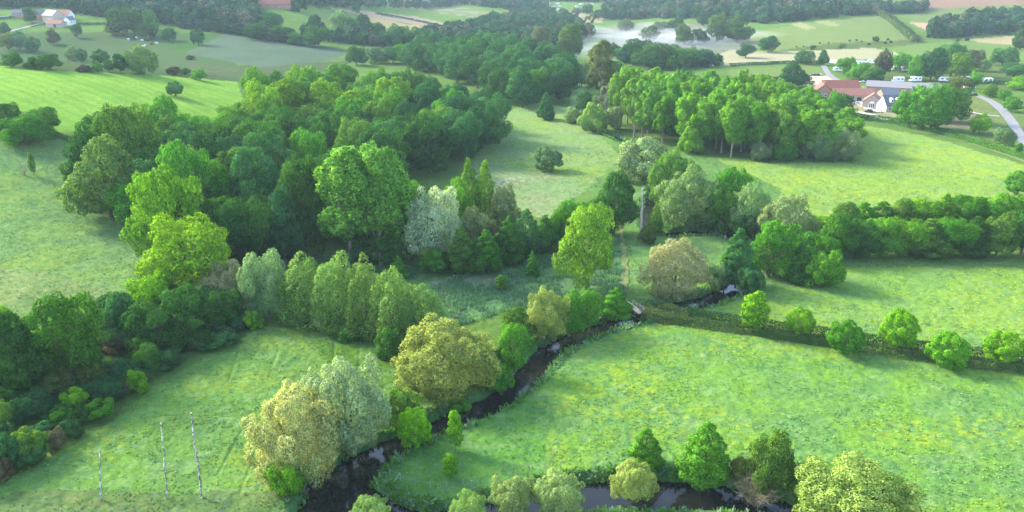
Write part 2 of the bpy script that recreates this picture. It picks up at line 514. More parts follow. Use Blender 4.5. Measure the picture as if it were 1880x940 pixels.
# name, outline (photograph pixels on the ground), tone A, tone B, patch size, accent, amount
ZONES = [
 ('ground',  [(-300, 60), (420, 60), (440, 150), (0, 130), (-300, 130)], (0.095, 0.185, 0.070), (0.110, 0.175, 0.070), 14, None, 0),
 ('ground',  [(330, 118), (470, 120), (640, 112), (640, 128), (430, 150), (330, 140)], (0.125, 0.175, 0.085), (0.10, 0.165, 0.065), 12, None, 0),
 ('field',   [(340, 97), (372, 80), (420, 57), (480, 60), (545, 73), (645, 96), (600, 112), (480, 124), (412, 112)], (0.135, 0.215, 0.135), (0.125, 0.195, 0.125), 22, None, 0),
 ('field',   [(282, 84), (330, 76), (420, 57), (376, 80), (342, 97)], (0.085, 0.205, 0.050), (0.075, 0.18, 0.045), 14, None, 0),
 ('field',   [(-300, 112), (0, 121), (130, 131), (300, 139), (435, 150), (450, 190), (400, 245), (190, 262), (130, 258), (60, 205), (-300, 200)], (0.150, 0.310, 0.060), (0.125, 0.275, 0.055), 10, (0.20, 0.34, 0.08), 0.5),
 ('ground',  [(60, 245), (150, 240), (260, 255), (200, 290), (130, 262)], (0.08, 0.16, 0.04), (0.1, 0.18, 0.05), 10, None, 0),
 ('meadow',  [(-300, 255), (0, 262), (120, 255), (150, 300), (160, 360), (245, 415), (280, 470), (300, 520), (215, 548), (0, 580), (-300, 610)], (0.130, 0.245, 0.085), (0.108, 0.220, 0.095), 9, (0.180, 0.270, 0.060), 0.5),
 ('meadow',  [(-300, 490), (0, 492), (110, 505), (215, 535), (160, 562), (0, 582), (-300, 610)], (0.165, 0.245, 0.110), (0.125, 0.220, 0.090), 7, (0.21, 0.25, 0.13), 0.5),
 ('meadow',  [(860, 300), (925, 205), (985, 188), (1060, 200), (1110, 240), (1150, 270), (1165, 330), (1080, 345), (1010, 405), (930, 380)], (0.150, 0.275, 0.095), (0.150, 0.250, 0.125), 12, (0.22, 0.31, 0.055), 0.5),
 ('meadow',  [(900, 300), (1010, 318), (1075, 335), (1000, 400), (940, 380), (870, 330)], (0.150, 0.255, 0.130), (0.190, 0.260, 0.150), 9, (0.24, 0.26, 0.17), 0.4),
 ('meadow',  [(1040, 120), (1075, 120), (1075, 200), (1050, 205)], (0.17, 0.28, 0.13), (0.15, 0.26, 0.11), 12, None, 0),
 ('meadow',  [(1270, 290), (1420, 300), (1560, 298), (1590, 230), (1700, 250), (1890, 305), (2150, 380), (2150, 400), (1880, 395), (1600, 410), (1490, 430), (1400, 345)], (0.175, 0.305, 0.062), (0.150, 0.280, 0.080), 10, (0.235, 0.330, 0.060), 0.55),
 ('meadow',  [(1060, 200), (1110, 225), (1150, 260), (1290, 282), (1430, 345), (1495, 430), (1500, 475), (1490, 530), (1270, 562), (1160, 545), (1150, 440), (1080, 345), (1140, 290)], (0.100, 0.215, 0.065), (0.085, 0.19, 0.06), 8, None, 0),
 ('meadow',  [(1200, 425), (1330, 430), (1350, 520), (1240, 555), (1160, 545), (1150, 440)], (0.120, 0.250, 0.075), (0.110, 0.225, 0.090), 7, None, 0),
 ('meadow',  [(760, 520), (870, 500), (990, 470), (1140, 440), (1150, 545), (1060, 540), (940, 570), (840, 600)], (0.090, 0.205, 0.095), (0.075, 0.190, 0.062), 6, (0.12, 0.22, 0.13), 0.5),
 ('meadow',  [(790, 515), (900, 500), (920, 520), (860, 540), (800, 540)], (0.115, 0.165, 0.115), (0.10, 0.19, 0.11), 4, (0.17, 0.17, 0.13), 0.5),
 ('meadow',  [(520, 460), (620, 470), (760, 480), (800, 510), (700, 520), (540, 480)], (0.055, 0.150, 0.070), (0.05, 0.13, 0.06), 6, None, 0),
 ('meadow',  [(1270, 560), (1500, 520), (1480, 475), (1900, 478), (2200, 482), (2200, 690), (1880, 664), (1560, 630), (1350, 600)], (0.150, 0.290, 0.060), (0.125, 0.260, 0.075), 7, (0.205, 0.310, 0.045), 0.55),
 ('meadow',  [(1500, 475), (1900, 476), (2200, 480), (2200, 500), (1880, 492), (1500, 490)], (0.110, 0.225, 0.065), (0.1, 0.2, 0.06), 6, None, 0),
 ('meadow',  [(1180, 590), (1340, 610), (1560, 642), (1880, 690), (2300, 750), (2300, 1100), (1480, 1100), (1460, 930), (1260, 868), (1000, 868), (880, 896), (790, 930), (700, 890), (660, 850), (740, 815), (880, 760), (960, 705), (1050, 640)], (0.118, 0.262, 0.052), (0.100, 0.230, 0.072), 6, (0.205, 0.305, 0.040), 0.48),
 ('meadow',  [(700, 850), (860, 770), (960, 720), (1010, 760), (1000, 868), (880, 893), (790, 925), (700, 890)], (0.080, 0.215, 0.050), (0.09, 0.225, 0.055), 6, None, 0),
 ('meadow',  [(-400, 960), (0, 890), (180, 790), (350, 670), (480, 600), (640, 612), (720, 660), (720, 720), (650, 700), (560, 740), (480, 800), (500, 900), (580, 930), (560, 1100), (-400, 1100)], (0.108, 0.235, 0.058), (0.095, 0.205, 0.062), 5, (0.170, 0.260, 0.045), 0.5),
 ('meadow',  [(560, 620), (640, 615), (730, 665), (730, 760), (640, 680), (590, 660)], (0.070, 0.165, 0.030), (0.08, 0.18, 0.035), 5, None, 0),
 ('meadow',  [(-400, 960), (60, 900), (330, 905), (560, 900), (580, 960), (560, 1100), (-400, 1100)], (0.128, 0.255, 0.085), (0.105, 0.225, 0.070), 4, (0.17, 0.25, 0.09), 0.45),
 # far fields
 ('field',   [(600, 15), (640, 17), (760, 30), (845, 48), (832, 56), (740, 42), (640, 24)], (0.255, 0.22, 0.19), (0.235, 0.205, 0.175), 20, None, 0),
 ('field',   [(655, 26), (740, 43), (830, 56), (800, 66), (730, 58), (680, 40)], (0.29, 0.26, 0.14), (0.27, 0.25, 0.13), 20, None, 0),
 ('field',   [(556, 22), (605, 24), (640, 40), (620, 52), (570, 48)], (0.13, 0.23, 0.075), (0.12, 0.21, 0.07), 20, None, 0),
 ('field',   [(722, 6), (840, 10), (900, 22), (925, 34), (850, 30), (722, 13)], (0.18, 0.25, 0.11), (0.16, 0.23, 0.1), 20, None, 0),
 ('field',   [(1040, 26), (1110, 24), (1106, 42), (1045, 42)], (0.25, 0.25, 0.19), (0.22, 0.24, 0.18), 20, None, 0),
 ('field',   [(1085, 55), (1180, 44), (1330, 42), (1400, 60), (1390, 88), (1300, 106), (1230, 96), (1120, 98)], (0.13, 0.19, 0.10), (0.16, 0.20, 0.12), 25, None, 0),
 ('field',   [(1375, 64), (1420, 52), (1520, 38), (1608, 27), (1650, 48), (1685, 76), (1600, 84), (1500, 86), (1420, 93), (1380, 80)], (0.155, 0.275, 0.085), (0.170, 0.280, 0.100), 30, None, 0),
 ('field',   [(1450, 44), (1470, 41), (1500, 52), (1480, 55)], (0.22, 0.24, 0.13), (0.22, 0.24, 0.13), 30, None, 0),
 ('field',   [(1495, 39), (1515, 36), (1545, 46), (1525, 49)], (0.2, 0.24, 0.12), (0.2, 0.24, 0.12), 30, None, 0),
 ('ground',  [(1430, 93), (1520, 80), (1690, 72), (1700, 80), (1600, 89), (1480, 96)], (0.10, 0.18, 0.06), (0.09, 0.16, 0.05), 12, None, 0),
 ('field',   [(1290, 112), (1340, 91), (1430, 95), (1600, 88), (1640, 95), (1672, 104), (1640, 108), (1500, 110), (1380, 118), (1300, 122)], (0.27, 0.285, 0.20), (0.25, 0.27, 0.18), 24, None, 0),
 ('field',   [(1620, 90), (1700, 78), (1800, 76), (1880, 84), (2200, 90), (2200, 118), (1880, 112), (1740, 104), (1680, 102)], (0.135, 0.270, 0.070), (0.145, 0.28, 0.08), 30, None, 0),
 ('field',   [(1640, 28), (1780, 16), (1880, 9), (2200, 0), (2200, 26), (1880, 27), (1740, 38), (1690, 41)], (0.145, 0.260, 0.085), (0.15, 0.26, 0.09), 30, None, 0),
 ('field',   [(1550, 8), (1640, 4), (1700, -2), (2200, -10), (2200, 0), (1880, 8), (1780, 14), (1680, 20), (1600, 17)], (0.20, 0.145, 0.115), (0.185, 0.135, 0.105), 30, None, 0),
 ('field',   [(1672, 42), (1735, 39), (1725, 55), (1700, 56)], (0.33, 0.25, 0.2), (0.33, 0.25, 0.2), 30, None, 0),
 ('field',   [(1755, 73), (1860, 65), (1890, 66), (1890, 84), (1800, 77)], (0.28, 0.26, 0.16), (0.27, 0.25, 0.15), 30, None, 0),
 ('field',   [(1335, 128), (1400, 122), (1512, 119), (1516, 138), (1430, 148), (1350, 150)], (0.150, 0.270, 0.080), (0.14, 0.25, 0.07), 20, None, 0),
 ('ground',  [(1515, 112), (1680, 106), (1880, 116), (1880, 165), (1700, 165), (1560, 150)], (0.095, 0.185, 0.055), (0.10, 0.18, 0.06), 14, None, 0),
 ('ground',  [(1560, 160), (1720, 150), (1760, 180), (1700, 215), (1600, 215), (1550, 200)], (0.24, 0.24, 0.17), (0.16, 0.20, 0.09), 8, None, 0),
 ('ground',  [(1480, 140), (1520, 138), (1540, 150), (1500, 158), (1470, 155)], (0.40, 0.38, 0.33), (0.36, 0.35, 0.3), 10, None, 0),
 ('meadow',  [(1745, 215), (1790, 195), (1890, 215), (2100, 250), (2100, 330), (1890, 292), (1720, 245)], (0.130, 0.235, 0.070), (0.15, 0.25, 0.08), 10, None, 0),
 ('ground',  [(1710, 208), (1800, 205), (1830, 215), (1790, 235), (1730, 235)], (0.13, 0.145, 0.10), (0.11, 0.13, 0.08), 8, None, 0),
 ('meadow',  [(1765, 178), (1810, 180), (1830, 200), (1800, 208), (1760, 196)], (0.165, 0.245, 0.075), (0.15, 0.22, 0.07), 8, None, 0),
]

def build_ground():
    def foot(py):
        a = PITCH + math.atan((py - PH / 2) / FPX)
        return CAM[2] / math.tan(a)
    rr = [4, 12, 24, 38, 52, 64, 74] + [foot(p) for p in np.linspace(990, 12, 660)]
    far0 = rr[-1]
    rr += list(np.geomspace(far0 * 1.02, 5600, 40))
    rr = np.array(rr)
    th = np.concatenate([np.linspace(-78, -37, 26)[:-1], np.linspace(-37, 37, 840), np.linspace(37, 78, 26)[1:]])
    th = np.radians(th)
    X = rr[:, None] * np.sin(th)[None, :]
    Y = rr[:, None] * np.cos(th)[None, :]
    x, y = X.ravel(), Y.ravel()
    z = height(x, y)
    px, py, dep = project(x, y, z)
    mpp = dep / FPX
    # land cover
    col = np.empty((len(x), 4)); col[:, 3] = 1
    base = np.array(GREEN0)
    n1 = fbm(x / 9.0, y / 9.0, 4, 11)
    col[:, :3] = base[None] * (0.75 + 0.5 * n1[:, None])
    jx = (fbm(x / 3.0, y / 3.0, 3, 21) - 0.5) * 3.2 / mpp
    jy = (fbm(x / 3.0, y / 3.0, 3, 22) - 0.5) * 1.6 / mpp * np.clip(70.0 / np.hypot(x, y) * 1.2, 0.02, 1)
    ahead = (y > 30)
    zone = np.zeros(len(x), np.int32)
    kinds = ['ground', 'meadow', 'field']
    for zi, (kind, poly, ca, cb, size, acc, amt) in enumerate(ZONES):
        jit = 1.0 if kind != 'field' else 0.25
        m = inpoly(px + jx * jit, py + jy * jit, poly) & ahead
        if not m.any():
            continue
        xs, ys = x[m], y[m]
        k = S(0.36, 0.64, fbm(xs / size, ys / size, 4, 31 + zi))[:, None]
        c = np.array(ca)[None] * (1 - k) + np.array(cb)[None] * k
        if acc is not None:
            a = S(1 - amt - 0.10, 1 - amt + 0.14, fbm(xs / (size * 2.6), ys / (size * 1.7), 3, 71 + zi))
            a = 0.72 * a * S(0.40, 0.72, fbm(xs / 0.8, ys / 0.8, 2, 171 + zi))
            c = c * (1 - a[:, None]) + np.array(acc)[None] * a[:, None]
        if kind == 'meadow':                 # docks and thistles: small teal clumps
            w = S(0.58, 0.72, fbm(xs / 1.2, ys / 1.2, 3, 301 + zi)) * 0.5
            c = c * (1 - w[:, None]) + np.array((0.060, 0.170, 0.095))[None] * w[:, None]
            w = S(0.56, 0.70, fbm(xs / 2.4 + 40, ys / 1.6, 4, 401 + zi)) * 0.40   # paler seeding grass
            c = c * (1 - w[:, None]) + np.array((0.155, 0.275, 0.145))[None] * w[:, None]
        if kind == 'field' and zi == 4:      # drilled rows of the young crop
            ph = (xs * 0.55 + ys * 0.83)
            c = c * (1 + 0.07 * np.sin(ph * 2 * math.pi / 6.5 + 3 * fbm(xs / 30, ys / 30, 2, 4)))[:, None]
        if kind == 'field' and zi == 2:
            ph = (xs * 0.3 + ys * 0.95)
            c = c * (1 + 0.05 * np.sin(ph * 2 * math.pi / 11.0))[:, None]
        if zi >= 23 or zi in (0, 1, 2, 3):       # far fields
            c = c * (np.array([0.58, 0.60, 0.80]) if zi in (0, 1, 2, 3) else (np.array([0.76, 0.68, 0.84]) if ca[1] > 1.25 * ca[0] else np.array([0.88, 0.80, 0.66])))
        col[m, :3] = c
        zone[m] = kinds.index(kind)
    gr = np.isin(zone, [0, 1, 2])[:, None] & (col[:, 1:2] > col[:, 0:1] * 1.25)
    col[:, :3] = np.where(gr, np.clip(col[:, :3] * np.array([0.87, 0.79, 0.57]), 0.004, 1), col[:, :3])
    # relief of the sward
    near = 1 - S(330, 620, np.hypot(x, y))
    z = z + near * ((fbm(x / 2.6, y / 2.6, 3, 41) - 0.5) * 0.40 + (fbm(x / 0.9, y / 0.9, 2, 42) - 0.5) * 0.22)
    # ruts across the lower left meadow
    for ln in ([(440, 640), (420, 700)], [(512, 640), (492, 695)], [(614, 628), (612, 690)], [(660, 640), (655, 690)], [(690, 660), (675, 700)], [(470, 830), (440, 905)], [(460, 760), (400, 870)]):
        w = [(*P(a, b)[:2], 0.3) for a, b in ln]
        d, _ = polydist(x, y, w)
        z = z - 0.13 * (1 - S(0.1, 0.35, d))
    # river bed, steep banks
    for rv in (RIVER_A, RIVER_B):
        d, hw = polydist(x, y, rv)
        wob = (fbm(x / 2.0, y / 2.0, 2, 51) - 0.5) * 1.2
        k = 1 - S(-0.5, 0.9, d - hw + wob)
        z = z * (1 - k) + k * (WATER_Z - 1.0)
        bank = (1 - S(0.3, 3.2, d - hw + wob))
        c2 = np.array((0.060, 0.150, 0.050))
        col[:, :3] = col[:, :3] * (1 - 0.6 * bank[:, None]) + c2[None] * 0.6 * bank[:, None]
        mud = (1 - S(-0.6, 0.25, d - hw + wob))
        col[:, :3] = col[:, :3] * (1 - mud[:, None]) + np.array((0.06, 0.045, 0.03))[None] * mud[:, None]
    nr, nt_ = len(rr), len(th)
    idx = np.arange(nr * nt_).reshape(nr, nt_)
    f = np.stack([idx[:-1, :-1], idx[:-1, 1:], idx[1:, 1:], idx[1:, :-1]], -1).reshape(-1, 4)[:, ::-1]
    fz = zone[f[:, 0]]
    v = np.stack([x, y, z], 1)
    for zi, nm in enumerate(kinds):
        ff = f[fz == zi]
        used, inv = np.unique(ff.ravel(), return_inverse=True)
        me = mesh_np(nm, v[used], inv.reshape(ff.shape), [MAT['ground']], {'tint': ('FLOAT_COLOR', col[used])}, smooth=True)
        tag(put(nm, me), kind='structure')
    return dict(X=X, Y=Y, Z=z.reshape(nr, nt_), rr=rr, th=th, zone=zone.reshape(nr, nt_), col=col[:, :3].reshape(nr, nt_, 3))
G = build_ground()

def ground_at(x, y):
    """index of the nearest ground vertex (arrays)"""
    r = np.hypot(x, y); t = np.arctan2(x, y)
    i = np.clip(np.searchsorted(G['rr'], r), 1, len(G['rr']) - 1)
    i = np.where(np.abs(G['rr'][i - 1] - r) < np.abs(G['rr'][i] - r), i - 1, i)
    j = np.clip(np.searchsorted(G['th'], t), 1, len(G['th']) - 1)
    j = np.where(np.abs(G['th'][j - 1] - t) < np.abs(G['th'][j] - t), j - 1, j)
    return i, j

def strip(name, line, mat, z=None, dz=0.04, extra=0.0, kind='structure', uneven=0.0, seed=1, across=1):
    """ribbon along a world line of (x, y, half width)"""
    vs, fs = [], []
    n = len(line)
    for i, (x, y, w) in enumerate(line):
        a = line[max(i - 1, 0)]; b = line[min(i + 1, n - 1)]
        dx, dy = b[0] - a[0], b[1] - a[1]
        L = math.hypot(dx, dy) + 1e-9
        nx, ny = -dy / L, dx / L
        w2 = w + extra
        for k in range(across + 1):
            s = -1 + 2 * k / across
            ww = w2 * s
            if uneven and k in (0, across):
                ww *= 1 + uneven * (float(vnoise(np.array([i * 0.7 + 5 * k]), np.array([seed * 3.3]), seed)[0]) - 0.5)
            X, Y = x + nx * ww, y + ny * ww
            if z is None:
                ii, jj = ground_at(np.array([X]), np.array([Y]))
                zz = max(float(height(np.array([X]), np.array([Y]))[0]), float(G['Z'][ii[0], jj[0]])) + dz
            else:
                zz = z
            vs.append((X, Y, zz))
    m = across + 1
    for i in range(n - 1):
        for k in range(across):
            fs.append((i * m + k, i * m + k + 1, (i + 1) * m + k + 1, (i + 1) * m + k))
    me = bpy.data.meshes.new(name)
    me.from_pydata(vs, [], fs)
    me.materials.append(mat)
    me.update()
    o = put(name, me)
    if kind:
        o['kind'] = kind
    return o

river_verts = MB()
for k, rv in enumerate((RIVER_A, RIVER_B)):
    o = strip('river', rv, MAT['water'], z=WATER_Z + 0.004 * k, extra=2.5)
    o.name = 'river' if k == 0 else 'river.%03d' % k

def pixline(rows, n=5):
    return world_line(rows, n)
strip('path', pixline([(1136, 405, 0.5), (1141, 430, 0.55), (1145, 465, 0.75), (1147, 500, 0.85), (1146, 530, 0.7), (1146, 545, 0.5)], 10), MAT['track'], dz=0.10, uneven=0.9, across=2)
strip('road', pixline([(1772, 168, 2.4), (1800, 178, 2.4), (1822, 188, 2.4), (1842, 205, 2.4), (1858, 225, 2.3), (1872, 248, 2.2), (1890, 275, 2.2), (1915, 310, 2.2)], 10), MAT['asphalt'], dz=0.15, across=4)
strip('road', pixline([(1512, 120, 2.0), (1518, 132, 2.0), (1528, 142, 2.2), (1545, 152, 2.4)], 8), MAT['asphalt'], dz=0.2, across=2)
strip('road', pixline([(1556, 203, 3.0), (1580, 208, 3.0), (1605, 213, 2.6), (1625, 221, 2.2)], 8), MAT['gravel'], dz=0.25, across=4)
strip('road', pixline([(1604, 206, 2.2), (1590, 198, 2.4), (1582, 192, 3.4), (1590, 186, 3.0)], 8), MAT['gravel'], dz=0.3, across=4)
strip('path', pixline([(1760, 200, 1.2), (1800, 210, 1.2), (1835, 214, 1.2)], 8), MAT['gravel'], dz=0.2, across=2)
strip('road', pixline([(-20, 66, 2.2), (20, 58, 2.2), (55, 49, 2.2), (85, 42, 2.2), (110, 44, 2.0)], 8), MAT['asphalt'], dz=0.35, across=2)
strip('path', pixline([(1675, 240, 0.9), (1740, 252, 0.8), (1810, 272, 0.9), (1890, 300, 0.9), (1960, 330, 0.9)], 8), MAT['track'], dz=0.12, uneven=0.6, across=2)
# ---------------------------------------------------------------- trees: prototypes built once in metres, copied with their parts
def fib_dirs(n, rng, jit=0.35, zmin=-1.0):
    out = []
    k = 0
    m = int(n * 2 / (1 - zmin)) + 1
    for i in range(m):
        z = 1 - 2 * (i + 0.5) / m
        if z < zmin:
            break
        t = i * 2.399963
        r = math.sqrt(max(0, 1 - z * z))
        d = np.array([r * math.cos(t), r * math.sin(t), z]) + rng.normal(0, jit / math.sqrt(n) * 1.6, 3)
        out.append(d / np.linalg.norm(d))
    return np.array(out)

def leaf_cloud(rng, lobes, n_total, size, aspect=0.8, spread=0.55, droop=0.0, updir=0.0):
    """lobes: rows (cx,cy,cz, rx,ry,rz, tone). leaf faces over the outer skin of every lobe"""
    L = np.asarray(lobes, float)
    ar = (L[:, 3] * L[:, 4] + L[:, 3] * L[:, 5] + L[:, 4] * L[:, 5])
    cnt = np.maximum(8, (n_total * ar / ar.sum()).astype(int))
    ctr = L[:, :3].mean(0)
    P_, Nn, V_, O_ = [], [], [], []
    for i in range(len(L)):
        d = rng.normal(0, 1, (cnt[i], 3))
        d /= np.linalg.norm(d, axis=1)[:, None]
        o = L[i, :3] - ctr
        on = o / (np.linalg.norm(o) + 1e-6)
        flip = (d @ on) < rng.uniform(-0.9, -0.1, cnt[i])
        d[flip] *= -1
        rad = rng.uniform(0.72, 1.06, cnt[i])[:, None]
        p = L[i, :3] + d * L[i, 3:6] * rad
        nn = d / L[i, 3:6]
        nn /= np.linalg.norm(nn, axis=1)[:, None]
        P_.append(p); Nn.append(nn); O_.append(d + 0.45 * on); V_.append(np.full(cnt[i], L[i, 6]))
    p = np.concatenate(P_); nn = np.concatenate(Nn); v = np.concatenate(V_); oo = np.concatenate(O_)
    # drop leaves buried in other lobes
    keep = np.ones(len(p), bool)
    for i in range(len(L)):
        q = (p - L[i, :3]) / L[i, 3:6]
        keep &= ~((q * q).sum(1) < 0.40)
    p, nn, v, oo = p[keep], nn[keep], v[keep], oo[keep]
    n = len(p)
    oo = oo / (np.linalg.norm(oo, axis=1)[:, None] + 1e-6)
    oo = oo + 0.5 * nn + rng.normal(0, 0.34, (n, 3))
    oo /= np.linalg.norm(oo, axis=1)[:, None] + 1e-6
    nn = nn + rng.normal(0, spread, (n, 3)) + np.array([0, 0, updir])
    nn /= np.linalg.norm(nn, axis=1)[:, None]
    if droop:
        t = np.tile(np.array([0, 0, -1.0]), (n, 1)) + rng.normal(0, droop, (n, 3))
    else:
        t = rng.normal(0, 1, (n, 3))
    t -= nn * (t * nn).sum(1)[:, None]
    t /= np.linalg.norm(t, axis=1)[:, None] + 1e-9
    b = np.cross(nn, t)
    s = size * rng.uniform(0.65, 1.35, n)[:, None]
    a = t * s * 0.5; c = b * s * 0.5 * aspect
    fold = nn * s * 0.12
    vs = np.stack([p - a, p - c + fold + a * 0.1, p + a, p + c + fold + a * 0.1], 1).reshape(-1, 3)
    fs = np.arange(4 * n).reshape(n, 4)
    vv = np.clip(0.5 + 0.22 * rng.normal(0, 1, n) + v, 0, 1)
    global LEAF_N
    LEAF_N = np.repeat(oo, 4, 0)
    return vs, fs, np.repeat(vv, 4)

def normalise(vs, H, W, z0):
    r = np.percentile(np.hypot(vs[:, 0], vs[:, 1]), 94)
    lo, hi = np.percentile(vs[:, 2], 0.5), np.percentile(vs[:, 2], 98.8)
    vs = vs.copy()
    vs[:, :2] *= (W / 2) / r
    vs[:, 2] = z0 + (vs[:, 2] - lo) * (H - z0) / (hi - lo)
    return vs

def sub_lobes(rng, c, r, n, f, tone, out):
    """smaller lumps over a big lobe"""
    r = np.asarray(r, float)
    for d in fib_dirs(n, rng, 0.5, -0.85):
        k = f * rng.uniform(0.75, 1.25)
        q = c + d * r * rng.uniform(0.62, 0.82)
        out.append((*q, *(r * k), tone + rng.normal(0, 0.05)))
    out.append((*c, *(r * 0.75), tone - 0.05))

def lobes_for(kind, rng):
    out = []
    if kind == 'oak':
        H, W, z0 = 16.0, 15.0, 1.8
        c0 = np.array([0, 0, (H + z0) / 2]); e = np.array([W / 2, W / 2, (H - z0) / 2])
        for d in fib_dirs(20, rng, 0.9, -0.55):
            r = rng.uniform(0.24, 0.46) * e * np.array([1, 1, 0.85])
            sub_lobes(rng, c0 + d * e * rng.uniform(0.52, 0.82), r, 9, 0.48, rng.normal(0, 0.10), out)
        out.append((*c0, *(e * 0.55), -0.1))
    elif kind == 'ball':
        H, W, z0 = 8.0, 7.6, 0.9
        c0 = np.array([0, 0, (H + z0) / 2]); e = np.array([W / 2, W / 2, (H - z0) / 2])
        for d in fib_dirs(52, rng, 0.7, -0.9):
            r = rng.uniform(0.16, 0.26) * e
            out.append((*(c0 + d * e * rng.uniform(0.72, 0.92)), *r, rng.normal(0, 0.10)))
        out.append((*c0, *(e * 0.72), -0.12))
    elif kind == 'poplar':
        H, W, z0 = 24.0, 11.0, 6.5
        for i in range(38):
            t = rng.uniform(0.0, 1.0)
            env = (W / 2) * (0.62 + 0.55 * t if t < 0.55 else 0.92 - 0.55 * ((t - 0.55) / 0.45) ** 1.6)
            a = i * 2.399 + rng.normal(0, 0.3)
            rad = env * rng.uniform(0.35, 0.78)
            z = z0 + 1.5 + (H - z0 - 4) * t
            w = rng.uniform(0.85, 1.45)
            hgt = rng.uniform(1.9, 3.1)
            tone = rng.normal(0, 0.10)
            x, y = rad * math.cos(a), rad * math.sin(a)
            out.append((x, y, z, w, w, hgt, tone))
            for q in range(3):
                b = rng.uniform(0, 6.28)
                out.append((x + w * 0.8 * math.cos(b), y + w * 0.8 * math.sin(b), z + rng.uniform(-1.4, 1.6), w * 0.6, w * 0.6, hgt * 0.5, tone + rng.normal(0, 0.06)))
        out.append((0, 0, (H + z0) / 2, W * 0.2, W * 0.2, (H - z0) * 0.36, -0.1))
    elif kind == 'spire':          # tall thin poplar with gaps
        H, W, z0 = 24.0, 9.0, 6.0
        for i in range(17):
            t = rng.uniform(0, 1) ** 0.8
            env = (W / 2) * (0.75 + 0.3 * math.sin(t * 3.0))
            a = i * 2.399 + rng.normal(0, 0.5)
            rad = env * rng.uniform(0.3, 0.9)
            w = rng.uniform(0.7, 1.25)
            x, y, z = rad * math.cos(a), rad * math.sin(a), z0 + (H - z0 - 2) * t
            tone = rng.normal(0, 0.12)
            out.append((x, y, z, w, w, w * 1.5, tone))
            out.append((x * 1.15, y * 1.15, z + w, w * 0.6, w * 0.6, w * 0.8, tone))
    elif kind == 'willow':
        H, W, z0 = 13.0, 14.0, 0.5
        c0 = np.array([0, 0, H * 0.46]); e = np.array([W / 2, W / 2, H * 0.54])
        for d in fib_dirs(44, rng, 1.0, -0.88):
            if d[2] < 0:                   # the skirt hangs straight down
                k_ = (1 - abs(d[2]) ** 3) ** (1 / 3) * 0.97 / (math.hypot(d[0], d[1]) + 1e-6)
                d = d * np.array([k_, k_, 1.0])
            r = np.array([1, 1, 1.35]) * rng.uniform(0.17, 0.30) * W / 2
            sub_lobes(rng, c0 + d * e * rng.uniform(0.55, 0.86), r, 6, 0.52, rng.normal(0, 0.12), out)
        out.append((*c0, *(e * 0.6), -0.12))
    elif kind == 'plume':          # willows in the row: several upright plumes
        H, W, z0 = 17.0, 10.0, 0.6
        for i in range(24):
            a = i * 2.399 + rng.normal(0, 0.3)
            t = math.sqrt((i + 0.5) / 24)
            rad = W / 2 * t * 0.74
            top = H * (1.0 - 0.30 * t ** 2.0) * rng.uniform(0.70, 1.0)
            x, y = rad * math.cos(a), rad * math.sin(a)
            tone = rng.normal(0, 0.10)
            k = 5
            for q in range(k):
                f = q / (k - 1)
                z = top * (0.30 + 0.66 * f) if t < 0.6 else top * (0.10 + 0.84 * f)
                w = (1.5 - 0.55 * f) * rng.uniform(0.8, 1.2)
                out.append((x * (0.8 + 0.28 * (1 - f)), y * (0.8 + 0.28 * (1 - f)), z, w, w, 1.9, tone + 0.08 * (f - 0.5)))
        out.append((0, 0, H * 0.4, W * 0.27, W * 0.27, H * 0.3, -0.12))
    elif kind == 'alder':
        H, W, z0 = 14.0, 9.5, 0.6
        for i in range(44):
            t = ((i + 0.5) / 44) ** 1.25
            a = i * 2.399 + rng.normal(0, 0.25)
            env = W / 2 * (1 - t) ** 0.72 * (0.72 if t < 0.08 else 1)
            rad = env * rng.uniform(0.55, 0.85)
            w = 0.55 + 1.15 * (1 - t) * rng.uniform(0.7, 1.2)
            z = z0 + 1.0 + (H - z0 - 2.0) * t
            out.append((rad * math.cos(a), rad * math.sin(a), z, w, w, w * 0.85, rng.normal(0, 0.10)))
        out.append((0, 0, H * 0.36, W * 0.26, W * 0.26, H * 0.28, -0.12))
    elif kind == 'bush':
        H, W, z0 = 4.5, 7.0, 0.1
        c0 = np.array([0, 0, H * 0.38]); e = np.array([W / 2, W / 2, H * 0.62])
        for d in fib_dirs(30, rng, 1.0, -0.35):
            r = rng.uniform(0.18, 0.32) * e
            r[2] = max(r[2], 0.5)
            out.append((*(c0 + d * e * rng.uniform(0.6, 0.9)), *r, rng.normal(0, 0.14)))
        out.append((*c0, *(e * 0.6), -0.1))
    elif kind == 'small':          # narrow young tree
        H, W, z0 = 7.0, 3.4, 1.0
        for i in range(26):
            t = (i + 0.5) / 26
            a = i * 2.399
            env = W / 2 * (0.9 * math.sin(math.pi * (0.16 + 0.78 * t)) ** 0.7)
            rad = env * rng.uniform(0.45, 0.8)
            w = rng.uniform(0.4, 0.65)
            out.append((rad * math.cos(a), rad * math.sin(a), z0 + 0.4 + (H - z0 - 0.8) * t, w, w, w * 1.1, rng.normal(0, 0.1)))
        out.append((0, 0, (H + z0) / 2, W * 0.22, W * 0.22, (H - z0) * 0.32, -0.1))
    return H, W, z0, out

